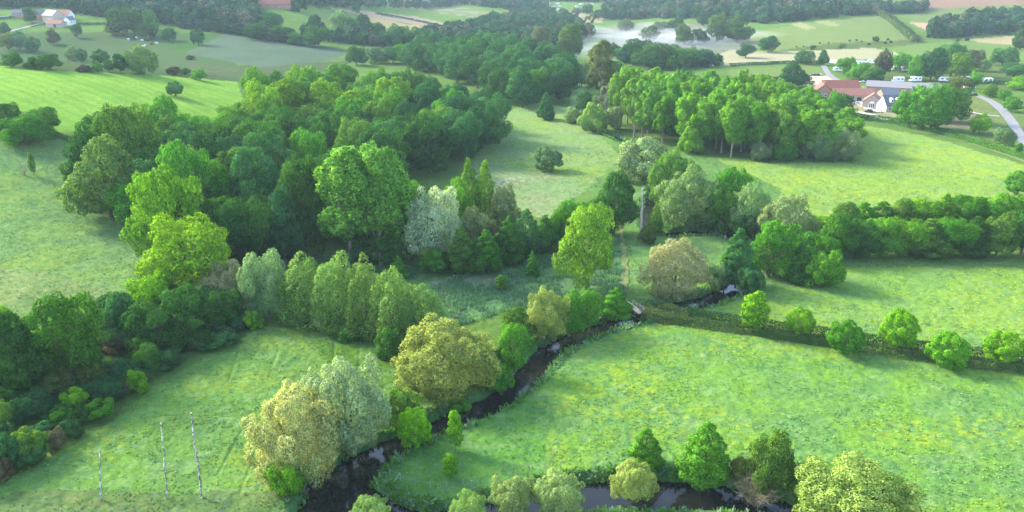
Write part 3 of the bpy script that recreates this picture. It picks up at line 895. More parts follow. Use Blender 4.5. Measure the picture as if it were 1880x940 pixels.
#        variants, leaves, leaf size, aspect, spread, droop, far leaves, far size
KINDS = {
 'oak':    (6, 24000, 0.38, 0.9, 0.50, 0.0),
 'ball':   (3, 14000, 0.22, 0.9, 0.50, 0.0),
 'poplar': (4, 20000, 0.39, 0.85, 0.55, 0.0),
 'spire':  (3, 4200, 0.50, 0.85, 0.6, 0.0),
 'willow': (4, 42000, 0.36, 0.5, 0.60, 0.9),
 'plume':  (4, 26000, 0.35, 0.5, 0.60, 0.8),
 'alder':  (3, 17000, 0.30, 0.85, 0.55, 0.0),
 'bush':   (4, 9500, 0.23, 0.85, 0.60, 0.0),
 'small':  (2, 3200, 0.24, 0.85, 0.55, 0.0),
}
FOOT = {'oak': 0.12, 'ball': 0.10, 'poplar': 0.2, 'spire': 0.25, 'willow': 0.03, 'plume': 0.03, 'alder': 0.04, 'bush': 0.02, 'small': 0.14}
HUG = {'willow', 'plume', 'alder', 'bush'}

def trunk_mb(kind, H, W, rng, lobes):
    mb = MB()
    r0 = {'oak': 0.5, 'ball': 0.2, 'poplar': 0.38, 'spire': 0.36, 'willow': 0.5, 'plume': 0.3, 'alder': 0.22, 'bush': 0.12, 'small': 0.09}[kind]
    top = H * (0.9 if kind in ('poplar', 'spire', 'alder', 'small') else 0.62)
    pts, rad = [], []
    ox = oy = 0.0
    for i in range(7):
        t = i / 6
        pts.append((ox, oy, -0.6 + (top + 0.6) * t)); rad.append(r0 * (1.25 if i == 0 else 1) * (1 - 0.82 * t))
        ox += rng.normal(0, 0.02 * H / 6); oy += rng.normal(0, 0.02 * H / 6)
    mb.tube(pts, rad, 8)
    big = [l for l in lobes if l[3] > 0.05]
    idx = rng.choice(len(big), min(10, len(big)), replace=False)
    for i in idx:
        l = big[i]
        f = rng.uniform(0.25, 0.75)
        zb = min(l[2] * f, top * 0.95)
        k = min(5, max(1, int(zb / top * 6)))
        a = np.array([pts[k][0], pts[k][1], zb]); b = np.array(l[:3])
        m = (a + b) / 2 + np.array([0, 0, 0.06 * H])
        r1 = r0 * 0.42
        mb.tube([a, m, b], [r1, r1 * 0.6, r1 * 0.18], 5)
    return mb

PROTO = {}
def make_protos():
    for kind, (nv, nl, sz, asp, spr, droop) in KINDS.items():
        PROTO[kind] = []
        for v in range(nv):
            rng = np.random.default_rng(100 + 17 * v + sum(map(ord, kind)))
            H, W, z0, lob = lobes_for(kind, rng)
            vs, fs, vv = leaf_cloud(rng, lob, nl, sz, asp, spr, droop)
            vs = normalise(vs, H, W, z0)
            mt = MAT['willow'] if kind in ('willow', 'plume') else MAT['leaf']
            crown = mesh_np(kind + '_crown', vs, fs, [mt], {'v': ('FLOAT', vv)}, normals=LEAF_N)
            tb = trunk_mb(kind, H, W, rng, lob)
            trunk = tb.mesh(kind + '_trunk', [MAT['palebark'] if kind in ('poplar', 'spire') else MAT['bark']])
            # one joined mesh for trees too far to show their trunk apart
            vs2, fs2, vv2 = leaf_cloud(rng, lob, int(nl * 0.3), sz * 1.75, asp, spr, droop)
            vs2 = normalise(vs2, H, W, z0)
            tv = np.array(tb.v); q = [f for f in tb.f if len(f) == 4]
            allv = np.concatenate([vs2, tv]); allf = np.concatenate([fs2, np.array(q) + len(vs2)])
            mi = np.concatenate([np.zeros(len(fs2)), np.ones(len(q))])
            far = mesh_np(kind + '_far', allv, allf, [mt, MAT['bark']], {'v': ('FLOAT', np.concatenate([vv2, np.full(len(tv), 0.5)]))}, mi, normals=np.concatenate([LEAF_N, tv * np.array([1, 1, 0]) + 1e-4]))
            PROTO[kind].append((H, W, crown, trunk, far))
make_protos()

COLR = {
 'dk': (0.030, 0.085, 0.024), 'md': (0.045, 0.130, 0.028), 'bl': (0.026, 0.085, 0.042), 'bm': (0.040, 0.120, 0.050),
 'lm': (0.125, 0.270, 0.016), 'ly': (0.140, 0.255, 0.020), 'yg': (0.110, 0.215, 0.032), 'pl': (0.095, 0.220, 0.040), 'fg': (0.060, 0.185, 0.022),
 'sv': (0.360, 0.460, 0.320), 'gg': (0.155, 0.235, 0.125), 'pg': (0.200, 0.290, 0.110), 'gd': (0.340, 0.310, 0.075), 'tn': (0.285, 0.295, 0.160),
 'gy': (0.195, 0.255, 0.072), 'ol': (0.095, 0.135, 0.030), 'br': (0.105, 0.095, 0.050), 'pu': (0.060, 0.062, 0.048), 'og': (0.075, 0.150, 0.030),
}
_rt = random.Random(7)
_names = {'oak': 'broadleaf_tree', 'ball': 'round_tree', 'poplar': 'poplar_tree', 'spire': 'tall_tree', 'willow': 'willow_tree', 'plume': 'willow_tree', 'alder': 'alder_tree', 'bush': 'shrub', 'small': 'young_tree'}
TREES = []

def solve(kind, cx, yt, w, yb):
    """base point, width and height (metres) from where the crown stands in the photograph"""
    if yb < 0:
        h = -yb
        lo, hi = yt + 1.0, yt + 420.0
        for _ in range(16):
            m = (lo + hi) / 2
            q = P(cx, m)
            if top_row(kind, q, w, h) < yt:
                lo = m
            else:
                hi = m
        q = P(cx, (lo + hi) / 2)
        _, _, dep = project(*q)
        return q, w * dep / FPX, h
    if kind in HUG:
        q = P(cx, yb)
        _, _, dep = project(*q)
        e = math.atan2(CAM[2] - q[2], math.hypot(q[0], q[1]))
        yb = max(yt + 2.0, yb - 0.5 * w * math.sin(e) * 0.8)
    q = P(cx, yb)
    _, _, dep = project(*q)
    lo, hi = 0.6, 45.0
    for _ in range(18):
        m = (lo + hi) / 2
        if top_row(kind, q, w, m) < yt:
            hi = m
        else:
            lo = m
    return q, w * dep / FPX, (lo + hi) / 2

def top_row(kind, q, w, h):
    cb = FOOT[kind]
    _, _, dep = project(*q)
    a = 0.5 * w * dep / FPX
    cz = q[2] + h * (1 + cb) / 2
    b = h * (1 - cb) / 2
    e = math.atan2(CAM[2] - cz, math.hypot(q[0], q[1]))
    hs = math.sqrt((b * math.cos(e)) ** 2 + (a * math.sin(e)) ** 2)
    _, r, d2 = project(q[0], q[1], cz)
    return r - hs * FPX / d2

def vary(col, amt=0.10):
    f = 1 + _rt.uniform(-amt, amt)
    g = 1 + _rt.uniform(-amt, amt) * 0.5
    return (min(1, col[0] * f * g), min(1, col[1] * f), min(1, col[2] * f / g), 1)

def plant(kind, q, W, H, color, label, group=None, far=False, cat=None, name=None):
    pr = PROTO[kind][_rt.randrange(len(PROTO[kind]))]
    s = (W / pr[1], W / pr[1], H / pr[0])
    rz = _rt.uniform(0, 6.28)
    c = vary(COLR[color] if isinstance(color, str) else color)
    gk = (1.22, 1.36, 0.92) if c[1] > 1.5 * c[0] else (1.25, 1.25, 1.15)
    c = tuple(min(0.6, v * k_) for v, k_ in zip(c[:3], gk)) + (1,)
    nm = name or _names[kind]
    cat = cat or ('shrub' if kind == 'bush' else 'tree')
    z = q[2] - 0.05
    if far:
        o = put(nm, pr[4], None, (q[0], q[1], z))
        o.scale = s; o.rotation_euler = (0, 0, rz); o.color = c
    else:
        o = empty(nm, (q[0], q[1], z), rz)
        o.scale = s
        cr = put('crown', pr[2], o); cr.color = c
        put('trunk' if nm != 'shrub' else 'stem', pr[3], o)
    tag(o, label, cat, group)
    TREES.append((q[0], q[1], W, H))
    return o

def tree(kind, cx, yt, w, yb, color, label, group=None, **kw):
    q, W, H = solve(kind, cx, yt, w, yb)
    far = kw.pop('far', None)
    if far is None:
        far = w < 30 and q[1] > 330
    return plant(kind, q, W, H, color, label, group, far, **kw)
# ---------------------------------------------------------------- trees one can tell apart in the photograph: kind, centre x, top y, width, foot y, colour, label
BY = 'trees along the near river'
HAND = [
 # the near river bend
 ('willow', 548, 713, 160, 915, 'gd2', 'large tan-gold willow over the dark river bend at lower left', BY),
 ('willow', 640, 664, 152, 862, 'ggl', 'large grey-green willow on the bank, touching the tan-gold willow at the bend', BY),
 ('bush', 530, 838, 74, 928, 'lm', 'bright lime shrub at the foot of the tan-gold willow by the bend', BY),
 ('willow', 817, 588, 190, 752, 'gy', 'biggest yellow-olive willow, broad domed crown above the middle of the river', BY),
 ('ball', 760, 749, 62, 824, 'lm2', 'round bright lime tree on the tip of the meadow inside the river bend', BY),
 ('small', 836, 755, 28, 828, 'lm2', 'slender lime young tree with a visible stem, beside the round lime tree', BY),
 ('small', 826, 831, 31, 881, 'lm2', 'small lime young tree standing alone on the meadow tip, nearest the camera', BY),
 ('willow', 681, 908, 72, 985, 'pg', 'pale green bush-like willow cut by the bottom edge at the river bend', BY),
 ('willow', 860, 904, 66, 985, 'pg', 'pale willow with gold-tipped top beside a fence post at the bottom edge', BY),
 ('willow', 941, 875, 76, 960, 'pg', 'pale pollard willow, left of two side by side under the meadow tip', BY),
 ('willow', 1024, 864, 88, 962, 'pg', 'pale pollard willow, right of two side by side under the meadow tip', BY),
 ('willow', 1162, 848, 80, 938, 'gy2', 'ball-shaped gold-green willow between two stretches of open water', BY),
 ('alder', 1183, 786, 68, 872, 'fg2', 'yellowish green upright tree right behind the ball-shaped gold-green willow', BY),
 ('alder', 1291, 776, 92, 905, 'fg2', 'bright green cone-shaped tree on the bank, mirrored in the still water', BY),
 ('oak', 1408, 800, 92, 912, 'og', 'dark green broad tree right of the cone-shaped tree on the near bank', BY),
 ('bush', 1362, 838, 52, 905, 'ol', 'brownish sparse shrub between the cone-shaped tree and the broad dark tree', BY),
 ('willow', 1562, 838, 214, 1030, 'gy3', 'wide gold-green willow at the bottom edge, the biggest in the right foreground', BY),
 ('alder', 1572, 882, 92, 985, 'lm2', 'bright lime bushy tree in front of the wide gold-green willow', BY),
 ('bush', 1474, 865, 54, 945, 'fg', 'green shrub on the left flank of the wide gold-green willow', BY),
 ('bush', 1640, 890, 60, 965, 'gg', 'grey-green shrub on the right flank of the wide gold-green willow', BY),
 ('bush', 845, 731, 42, 762, 'fg', 'small dark shrub leaning over the water opposite the round lime tree', BY),
 ('bush', 735, 712, 74, 795, 'og', 'dull green shrub between the grey-green willow and the yellow-olive willow', BY),
 ('bush', 920, 666, 48, 728, 'fg', 'dark green shrub on the waterline right of the yellow-olive willow', BY),
 ('oak', 944, 595, 64, 684, 'fg', 'mid-green rounded tree on the bank right of the yellow-olive willow', BY),
 ('bush', 905, 640, 50, 700, 'md', 'dark shrub tucked under the right side of the yellow-olive willow', BY),
 ('oak', 948, 563, 66, 632, 'og', 'olive-green tree behind the mid-green rounded tree on the river bank', BY),
 ('willow', 1003, 533, 78, 634, 'gy2', 'pale yellow-green willow drooping to the river below the wet meadow', BY),
 ('oak', 1046, 534, 56, 614, 'fg', 'green tree in the bank row, just right of the pale yellow-green willow', BY),
 ('oak', 1082, 533, 50, 604, 'fg', 'green tree in the bank row, second right of the pale yellow-green willow', BY),
 ('alder', 1130, 528, 58, 592, 'fg', 'pointed green tree beside the pale footbridge', BY),
 ('bush', 1226, 556, 92, 592, 'ol', 'low olive bush right of the pale footbridge at the hedge end', BY),
 ('willow', 1238, 440, 112, 560, 'tn', 'tan straw-coloured willow leaning by the river, above the footbridge', BY),
 ('bush', 1310, 480, 52, 535, 'gg', 'soft grey-green bush at the water right of the tan straw-coloured willow', BY),
 # willows in a row in the middle
 ('willow', 494, 464, 88, 592, 'sv2', 'silver-grey willow at the left end of the row of upright willows', 'willows in the middle row'),
 ('willow', 420, 478, 82, 582, 'tn', 'tan feathery tree in front of the dark thicket, left of the silver-grey willow', 'willows in the middle row'),
 ('bush', 541, 512, 48, 600, 'og', 'knobbly yellow-green shrub at the foot of the leftmost upright willow', None),
 ('plume', 566, 474, 98, 606, 'pw', 'upright feathery willow, leftmost of five in the middle row', 'willows in the middle row'),
 ('plume', 624, 473, 94, 618, 'pw', 'upright feathery willow, second from left of five in the middle row', 'willows in the middle row'),
 ('plume', 676, 484, 90, 628, 'pw', 'upright feathery willow, central one of five in the middle row', 'willows in the middle row'),
 ('plume', 724, 499, 90, 644, 'pw', 'upright feathery willow, fourth from left of five in the middle row', 'willows in the middle row'),
 ('plume', 776, 524, 106, 642, 'pw', 'upright feathery willow, rightmost and widest of five in the middle row', 'willows in the middle row'),
 ('bush', 588, 577, 22, 612, 'wf', 'small white-blossomed shrub at the foot of the upright willows', None),
 ('bush', 467, 570, 36, 608, 'lm2', 'small lime shrub below the silver-grey willow, at the meadow edge', None),
 ('bush', 720, 600, 62, 668, 'md', 'dark shrub at the foot of the upright willows, near the yellow-olive willow', None),
 ('bush', 650, 580, 70, 630, 'md', 'dark low shrub under the central upright willow', None),
 ('alder', 732, 470, 36, 515, 'fg', 'dark conical young tree behind the upright willows', None),
 ('small', 920, 504, 25, 533, 'yg', 'small yellow-green young tree alone in the wet meadow', None),
 ('alder', 977, 463, 26, 510, 'fg', 'narrow conical tree at the far edge of the wet meadow', None),
 # centre right clump
 ('oak', 1078, 376, 108, 532, 'lmt', 'bright lime tree with dark mistletoe balls at the centre, beside the track', None),
 ('oak', 1125, 320, 94, 432, 'dk2', 'dark green round tree just behind the bright mistletoe tree', None),
 ('wbush', 1180, 252, 106, 340, 'gg2', 'pale grey-green willow below the poplar plantation', 'willows round the upper river bend'),
 ('willow', 1228, 283, 88, 400, 'fw', 'green leaning willow between the pale and the drooping willows', 'willows round the upper river bend'),
 ('willow', 1262, 316, 112, 428, 'gg', 'drooping grey-green willow over the upper river bend', 'willows round the upper river bend'),
 ('oak', 1340, 309, 72, 402, 'fg', 'dark green tree peeking from behind the drooping willow', None),
 ('oak', 1318, 345, 60, 425, 'md', 'dark tree right against the drooping grey-green willow', None),
 ('willow', 1376, 338, 80, 440, 'gg', 'greyish willow right of the drooping willow', 'willows round the upper river bend'),
 ('bush', 1352, 385, 70, 440, 'md', 'dark bush on the outer bank of the upper river bend', None),
 ('willow', 1441, 360, 98, 462, 'gg2', 'pale willow at the right end of the clump, facing the open meadow', 'willows round the upper river bend'),
 ('oak', 1420, 404, 90, 505, 'fg', 'green tree under the pale willow at the right end of the clump', None),
 ('alder', 1350, 425, 72, 535, 'bm', 'dark conical tree standing over the glinting stream', None),
 ('alder', 1330, 462, 46, 528, 'fg', 'narrow dark green tree left of the glinting stream', None),
 ('alder', 1466, 448, 58, 525, 'md', 'dark tree behind the bright-sided bush near the long tall hedge', None),
 ('bush', 1512, 458, 76, 536, 'fg2', 'tall bright-sided bush at the left end of the buttercup field', None),
 ('bush', 1382, 495, 42, 548, 'bm', 'small dark bush right of the glinting stream', None),
 ('oak', 1052, 366, 66, 445, 'fg', 'soft green tree left of the dark green round tree, behind the lime tree', None),
 ('alder', 1203, 373, 26, 432, 'yg', 'thin yellow-green tree beside the pale dead trunk', None),
 # right edge of the big wood
 ('poplar', 644, 276, 108, 486, 'pl2', 'tall pale-green poplar, left half of the bright pair before the dark wood', None),
 ('poplar', 700, 270, 112, 486, 'pl2', 'tall pale-green poplar, right half of the bright pair before the dark wood', None),
 ('oak', 752, 338, 84, 470, 'fg2', 'yellowish green tree between the bright poplars and the silver willow', None),
 ('willow', 795, 348, 120, 492, 'sv', 'silver willow glowing pale against the dark wood', None),
 ('alder', 862, 300, 54, 440, 'yg', 'pointed thin tree with bare grey boughs above the silver willow', None),
 ('alder', 892, 303, 52, 440, 'yg', 'pointed thin tree right of the one with bare grey boughs', None),
 ('oak', 845, 335, 66, 450, 'fg2', 'bright yellow-green tree behind the silver willow', None),
 ('oak', 925, 344, 60, 440, 'gt', 'grey-tan topped tree at the wood edge facing the pale meadow', None),
 ('oak', 880, 384, 66, 478, 'gt', 'tan-flecked tree right of the silver willow', None),
 ('alder', 848, 420, 62, 508, 'og', 'olive conical tree in front of the silver willow, left of a pair', None),
 ('alder', 893, 425, 62, 508, 'fg', 'green conical tree in front of the tan-flecked tree', None),
 ('alder', 935, 400, 64, 490, 'md', 'dark conical tree at the front edge above the wet meadow', None),
 ('alder', 966, 388, 62, 478, 'bm', 'dark conical tree, second from the right end of the wood front', None),
 ('alder', 1000, 398, 56, 468, 'md', 'dark conical tree ending the wood front by the soft green tree', None),
 ('oak', 1030, 380, 50, 452, 'fg', 'mid-green tree between the wood front and the soft green tree', None),
 ('bush', 712, 425, 70, 490, 'md', 'dark green bush under the bright pair of poplars', None),
 ('bush', 655, 440, 60, 490, 'bm', 'bluish dark bush at the foot of the left bright poplar', None),
 ('bush', 800, 455, 60, 508, 'fg', 'green bush at the foot of the silver willow', None),
 # left flank of the big wood
 ('oak', 205, 258, 132, 402, 'ol2', 'pale olive tree with cream blossom at the left end of the big wood', None),
 ('oak', 250, 196, 112, 350, 'og', 'olive-green tree behind the blossoming tree at the left end of the wood', None),
 ('oak', 352, 268, 112, 420, 'fg', 'domed mid-green tree above the lime-lit oak on the wood front', None),
 ('oak', 325, 316, 150, 490, 'lmo', 'broad lime-lit tree on the left front of the big wood', None),
 ('oak', 355, 402, 164, 550, 'ly', 'glowing yellow-green spiky tree in front of the big wood', None),
 ('oak', 455, 364, 112, 495, 'dk2', 'dark green domed tree right of the glowing yellow-green tree', None),
 ('oak', 480, 276, 100, 420, 'bm', 'bluish green tree in the middle of the wood front', None),
 ('oak', 565, 300, 92, 470, 'dk', 'deep shadowed dark tree just left of the bright pair of poplars', None),
 ('oak', 525, 350, 88, 490, 'bl', 'very dark tree in the shaded hollow of the wood front', None),
 # scrub bank lower left
 ('oak', 285, 504, 98, 590, 'lm', 'lime-topped rounded tree at the meadow side of the scrub bank', None),
 ('oak', 135, 540, 142, 690, 'fgd', 'large dark green tree dominating the scrub bank at far left', None),
 ('oak', 40, 572, 124, 720, 'dk2', 'large dark tree cut by the left edge below the pale meadow', None),
 ('oak', 8, 566, 60, 640, 'lm', 'lime-topped tree at the left edge behind the large dark tree', None),
 ('oak', 236, 536, 84, 625, 'bm', 'bluish tree below the lime-topped rounded tree', None),
 ('oak', 292, 556, 104, 645, 'dk2', 'wide dark tree in the centre of the scrub bank', None),
 ('oak', 346, 528, 90, 612, 'md', 'dark thicket tree below the tan feathery tree', None),
 ('bush', 335, 595, 80, 640, 'bm', 'bluish thicket bush beside the shaded meadow edge', None),
 ('bush', 392, 598, 92, 645, 'bm', 'bluish spreading bush at the tip of the shaded meadow edge', None),
 ('bush', 440, 575, 50, 612, 'bl', 'dark bush left of the small lime shrub', None),
 ('bush', 220, 608, 58, 655, 'br', 'reddish brown sparse bush right of the large dark green tree', None),
 ('bush', 262, 628, 34, 662, 'lm2', 'small lime bush right of the reddish brown bush', None),
 ('bush', 300, 640, 62, 685, 'bm', 'bluish bush right of the small lime bush on the bank', None),
 ('bush', 172, 664, 52, 712, 'ol', 'brownish dome bush below the large dark green tree', None),
 ('bush', 106, 684, 62, 735, 'ol', 'tan-olive bush left of the brownish dome bush', None),
 ('bush', 232, 660, 84, 715, 'bl', 'dark bluish bush behind the lone bright lime bush', None),
 ('bush', 255, 677, 42, 727, 'lm', 'lone bright lime bush standing out from the scrub bank', None),
 ('bush', 220, 700, 44, 738, 'br', 'brown bush just below the lone bright lime bush', None),
 ('bush', 140, 712, 46, 760, 'lm', 'lime bush with a two-part crown on the lower scrub bank', None),
 ('bush', 186, 732, 56, 778, 'fg', 'green bush right of the two-part lime bush', None),
 ('bush', 118, 750, 40, 785, 'fg', 'green bush just below the two-part lime bush', None),
 ('bush', 60, 788, 64, 855, 'og', 'olive bush with lime top near the lower left edge', None),
 ('bush', 106, 784, 40, 832, 'br', 'brown bush right of the olive bush at lower left', None),
 ('bush', 20, 800, 52, 868, 'bl', 'dark bush left of the olive bush at lower left', None),
 ('bush', 8, 840, 36, 885, 'br', 'brown bush in the lower left corner', None),
 ('bush', 30, 740, 56, 780, 'bm', 'bluish bush at the left edge of the scrub bank', None),
 ('bush', 16, 705, 44, 750, 'fg', 'green bush at the left edge under the large dark tree', None),
 ('bush', 75, 740, 40, 770, 'bm', 'small bluish bush between two bushes near the left edge', None),
 # upper left slope
 ('oak', 20, 190, 50, 245, 'dk2', 'dark tree, leftmost of the clump on the bright field corner', 'clump on the field corner'),
 ('oak', 82, 198, 66, 246, 'md', 'dark spreading tree, rightmost of the clump on the bright field corner', 'clump on the field corner'),
 ('oak', 48, 213, 84, 266, 'fg', 'mid-green tree in front of the clump on the bright field corner', 'clump on the field corner'),
 ('small', 62, 280, 12, 322, 'og', 'thin leafy sapling beside a fallen bough on the left slope', None),
 ('ball', 322, 150, 30, 177, 'bm', 'lone round grey-green tree in the bright striped field', None),
 ('oak', 367, 126, 28, 147, 'fg2', 'small flat-topped tree at the top corner of the bright field', None),
 ('willow', 259, 87, 60, 138, 'gg3', 'large greyish willow behind the upper edge of the bright field', None),
 ('oak', 222, 100, 26, 134, 'bl', 'dark tree left of the large greyish willow', None),
 ('ball', 201, 110, 18, 132, 'bm', 'small round bush-like tree, second left of the large greyish willow', None),
 ('ball', 186, 91, 32, 120, 'bm2', 'round bluish tree on the olive pasture', None),
 ('ball', 180, 113, 20, 134, 'md', 'small round tree below the round bluish tree', None),
 ('bush', 155, 119, 30, 133, 'pu', 'purple-brown bush on the upper edge of the bright field', None),
 ('willow', 134, 86, 28, 112, 'gg3', 'pale bush-like tree left of a dark twin on the olive pasture', None),
 ('ball', 151, 90, 22, 114, 'bl', 'dark twin of the pale bush-like tree on the olive pasture', None),
 ('oak', 92, 100, 44, 128, 'dk2', 'dark tree at the field edge, right one of two near the left side', None),
 ('oak', 62, 105, 32, 126, 'dk', 'dark tree at the field edge, left one of two near the left side', None),
 ('oak', 25, 97, 36, 123, 'md', 'dark tree at the field edge close to the left side', None),
 ('oak', 100, 54, 24, 82, 'pub', 'reddish dark tree alone in the pasture below the left farm', None),
 ('oak', 143, 46, 20, 69, 'dk', 'small dark tree beside the white gable of the left farm', None),
 ('ball', 62, 68, 28, 96, 'bm2', 'round bluish tree, right of two at the left pasture', None),
 ('ball', 39, 58, 28, 92, 'bm2', 'round bluish tree, left of two at the left pasture', None),
 ('oak', 16, 62, 30, 92, 'ol', 'olive tree near the left edge of the upper pasture', None),
 ('oak', 10, 42, 22, 64, 'bl', 'dark tree by the lane at the left edge', None),
 ('oak', 365, 54, 26, 83, 'bl', 'dark lone tree on the line where two pale green fields meet', None),
 ('oak', 234, 17, 66, 64, 'dk3', 'large dark dome-crowned tree on the crest of the olive pasture', None),
 ('oak', 275, 42, 34, 72, 'dk', 'dark tree under the right side of the large dome-crowned tree', None),
 ('oak', 311, 52, 28, 76, 'bl', 'dark low tree right of the large dome-crowned tree', None),
 ('oak', 207, 40, 28, 64, 'ol', 'olive tree under the left side of the large dome-crowned tree', None),
 ('oak', 278, 20, 30, 55, 'md', 'tree behind the right shoulder of the large dome-crowned tree', None),
 ('bush', 318, 123, 26, 138, 'pu', 'purple-brown bush right of the large greyish willow', None),
 ('bush', 340, 124, 24, 138, 'bm', 'bluish bush right of the purple-brown bush', None),
 ('bush', 350, 101, 16, 110, 'pu', 'dark brown mound-like bush in the far pasture', None),
 ('oak', 653, 5, 18, 26, 'bl', 'lone dark tree on the edge of the pink ploughed field', None),
 # dark trees right of the pale green field
 ('oak', 500, 24, 44, 62, 'bl', 'dark bluish tree on the top edge of the pale green field', None),
 ('oak', 470, 44, 40, 72, 'dk', 'dark tree on the top edge of the pale green field, left of a pair', None),
 ('oak', 520, 48, 46, 76, 'dk', 'dark tree on the top edge of the pale green field, right of a pair', None),
 ('oak', 546, 60, 36, 82, 'md', 'low dark tree at the right end of the pale green field edge', None),
 ('oak', 585, 50, 52, 86, 'dk2', 'dark broad tree at the right corner of the pale green field', None),
 ('oak', 580, 28, 34, 60, 'bl', 'tall dark tree behind the dark broad tree at the field corner', None),
 ('oak', 634, 22, 54, 72, 'gg3', 'big greyish tree in front of the straw-coloured strip', None),
 ('oak', 668, 28, 42, 72, 'bl', 'dark tree right of the big greyish tree', None),
 ('oak', 694, 44, 40, 78, 'bl', 'dark tree, second right of the big greyish tree', None),
 ('oak', 730, 48, 52, 88, 'bl', 'dark tree at the right end of the straw-coloured strip', None),
 ('oak', 770, 52, 50, 92, 'bl', 'dark tree, one further right along the straw-coloured strip', None),
 ('oak', 655, 86, 40, 120, 'dk', 'dark tree behind the crest of the big wood, left of a pale bush', None),
 ('bush', 690, 86, 40, 118, 'gg3', 'pale bush behind the crest of the big wood', None),
 ('oak', 722, 86, 44, 116, 'bm', 'green tree at the left end of the dark middle wood', None),
 ('oak', 745, 82, 44, 118, 'fg', 'lighter green tree second in the dark middle wood', None),
 # valley behind
 ('alder', 1002, 173, 34, 222, 'bm', 'conical tree on the pale meadow by the upper stream', None),
 ('bush', 1053, 139, 14, 152, 'bl', 'tiny dark bush on the pale meadow by the upper stream', None),
 ('wbush', 1090, 190, 56, 246, 'pw', 'yellowish willow beside the glint of the upper stream', None),
 ('bush', 1050, 198, 36, 228, 'gg', 'pale bush on the upper stream left of the yellowish willow', None),
 ('wbush', 1006, 272, 52, 318, 'gg3', 'lone grey-green willow bush in the middle of the pale meadow', None),
 ('oak', 992, 50, 48, 120, 'gt2', 'grey-brown sparse tree above the dark middle wood', None),
 ('oak', 1046, 46, 52, 118, 'og2', 'tall green tree with gaps, right of the grey-brown sparse tree', None),
 ('spire', 1082, 28, 22, 76, 'gt2', 'thin greyish tree at the left end of the misty field', None),
 ('oak', 1028, 100, 44, 130, 'bl', 'dark tree at the foot of the tall green tree with gaps', None),
 ('oak', 1168, 72, 62, 108, 'dk3', 'dark rounded tree, left part of the clump before the mist', None),
 ('oak', 1196, 80, 82, 124, 'dk3', 'biggest dark rounded tree in the clump before the mist', None),
 ('oak', 1258, 88, 62, 122, 'md2', 'green tree on the right of the clump before the mist', None),
 ('oak', 1290, 91, 34, 115, 'bl', 'rounded dark tree ending the clump before the mist', None),
 ('oak', 1232, 84, 46, 118, 'bm', 'tree in the middle of the clump before the mist', None),
 ('oak', 1410, 67, 36, 96, 'bl', 'lone dark tree on the lower edge of the right green hill', None),
 ('oak', 1369, 82, 34, 106, 'bl', 'lone round tree on the pale straw field', None),
 ('willow', 1149, 36, 30, 58, 'gg4', 'pale rounded tree in the mist, leftmost of the misty line', 'trees standing in the mist'),
 ('willow', 1211, 40, 32, 62, 'gg4', 'pale rounded tree in the mist, centre of the misty line', 'trees standing in the mist'),
 ('oak', 1240, 34, 34, 62, 'bl2', 'darker rounded tree in the mist next to the centre one', 'trees standing in the mist'),
 ('oak', 1192, 48, 34, 76, 'og2', 'olive tree in the mist in front of the misty line', 'trees standing in the mist'),
 ('oak', 1256, 46, 36, 82, 'og2', 'sparse olive tree rising out of the thickest mist', 'trees standing in the mist'),
 ('oak', 1283, 54, 34, 80, 'bl2', 'dark tree right of the sparse olive tree in the mist', 'trees standing in the mist'),
 ('oak', 1315, 28, 40, 78, 'og2', 'taller tree, left half of the pair right of the mist', 'trees standing in the mist'),
 ('oak', 1352, 30, 56, 78, 'og2', 'taller tree, right half of the pair right of the mist', 'trees standing in the mist'),
 ('oak', 1290, 20, 26, 48, 'bl2', 'slim tree behind the misty field', 'trees standing in the mist'),
 ('spire', 1112, 148, 44, 226, 'gt2', 'thin greyish poplar by the upper stream, left of the plantation corner', None),
 ('poplar', 1140, 128, 46, 232, 'yg', 'yellow-green poplar at the plantation corner, nearest the upper stream', None),
 ('spire', 1164, 150, 40, 252, 'yg', 'gappy yellow-green poplar standing just out of the plantation front', None),
 ('bush', 1126, 196, 34, 240, 'gg', 'pale bush between the thin greyish poplar and the plantation', None),
 ('oak', 1072, 168, 32, 206, 'bm', 'bluish small tree behind the pale bush on the upper stream', None),
 ('oak', 1068, 116, 34, 160, 'gg3', 'greyish small tree beside the tall brownish mistletoe poplar', None),
 ('oak', 1128, 112, 40, 160, 'bm', 'bluish tree behind the plantation corner', None),
 # around the right farm
 ('oak', 1454, 118, 54, 160, 'bl', 'dark round tree left of the red-roofed farm', None),
 ('oak', 1478, 93, 36, 118, 'bm', 'spreading tree on the hedge at the edge of the straw field', None),
 ('oak', 1510, 92, 20, 120, 'bm', 'narrow tree at the head of the camp lane', None),
 ('oak', 1553, 106, 36, 140, 'fg', 'bright green tree among the white campers, leftmost', None),
 ('oak', 1578, 116, 44, 146, 'fg', 'bright green tree among the white campers, second from left', None),
 ('oak', 1600, 122, 40, 150, 'md2', 'green tree in front of the white campers above the barn', None),
 ('oak', 1618, 94, 32, 142, 'pub', 'tall brownish tree among the white campers', None),
 ('oak', 1652, 99, 40, 132, 'fg', 'spreading green tree right of the tall brownish tree', None),
 ('oak', 1682, 104, 38, 148, 'fg', 'bright green tree at the left end of the camp grove', None),
 ('oak', 1708, 90, 50, 148, 'bl', 'dark tree in the camp grove, second from left', None),
 ('oak', 1745, 82, 60, 140, 'bm', 'tallest tree in the camp grove', None),
 ('oak', 1760, 98, 44, 146, 'og', 'olive tree at the front of the camp grove', None),
 ('oak', 1785, 92, 40, 130, 'gt2', 'greyish tree at the right end of the camp grove', None),
 ('oak', 1840, 88, 46, 120, 'md2', 'wide green tree right of the camp grove', None),
 ('oak', 1805, 110, 24, 132, 'gg3', 'small pale tree between the camp grove and the wide green tree', None),
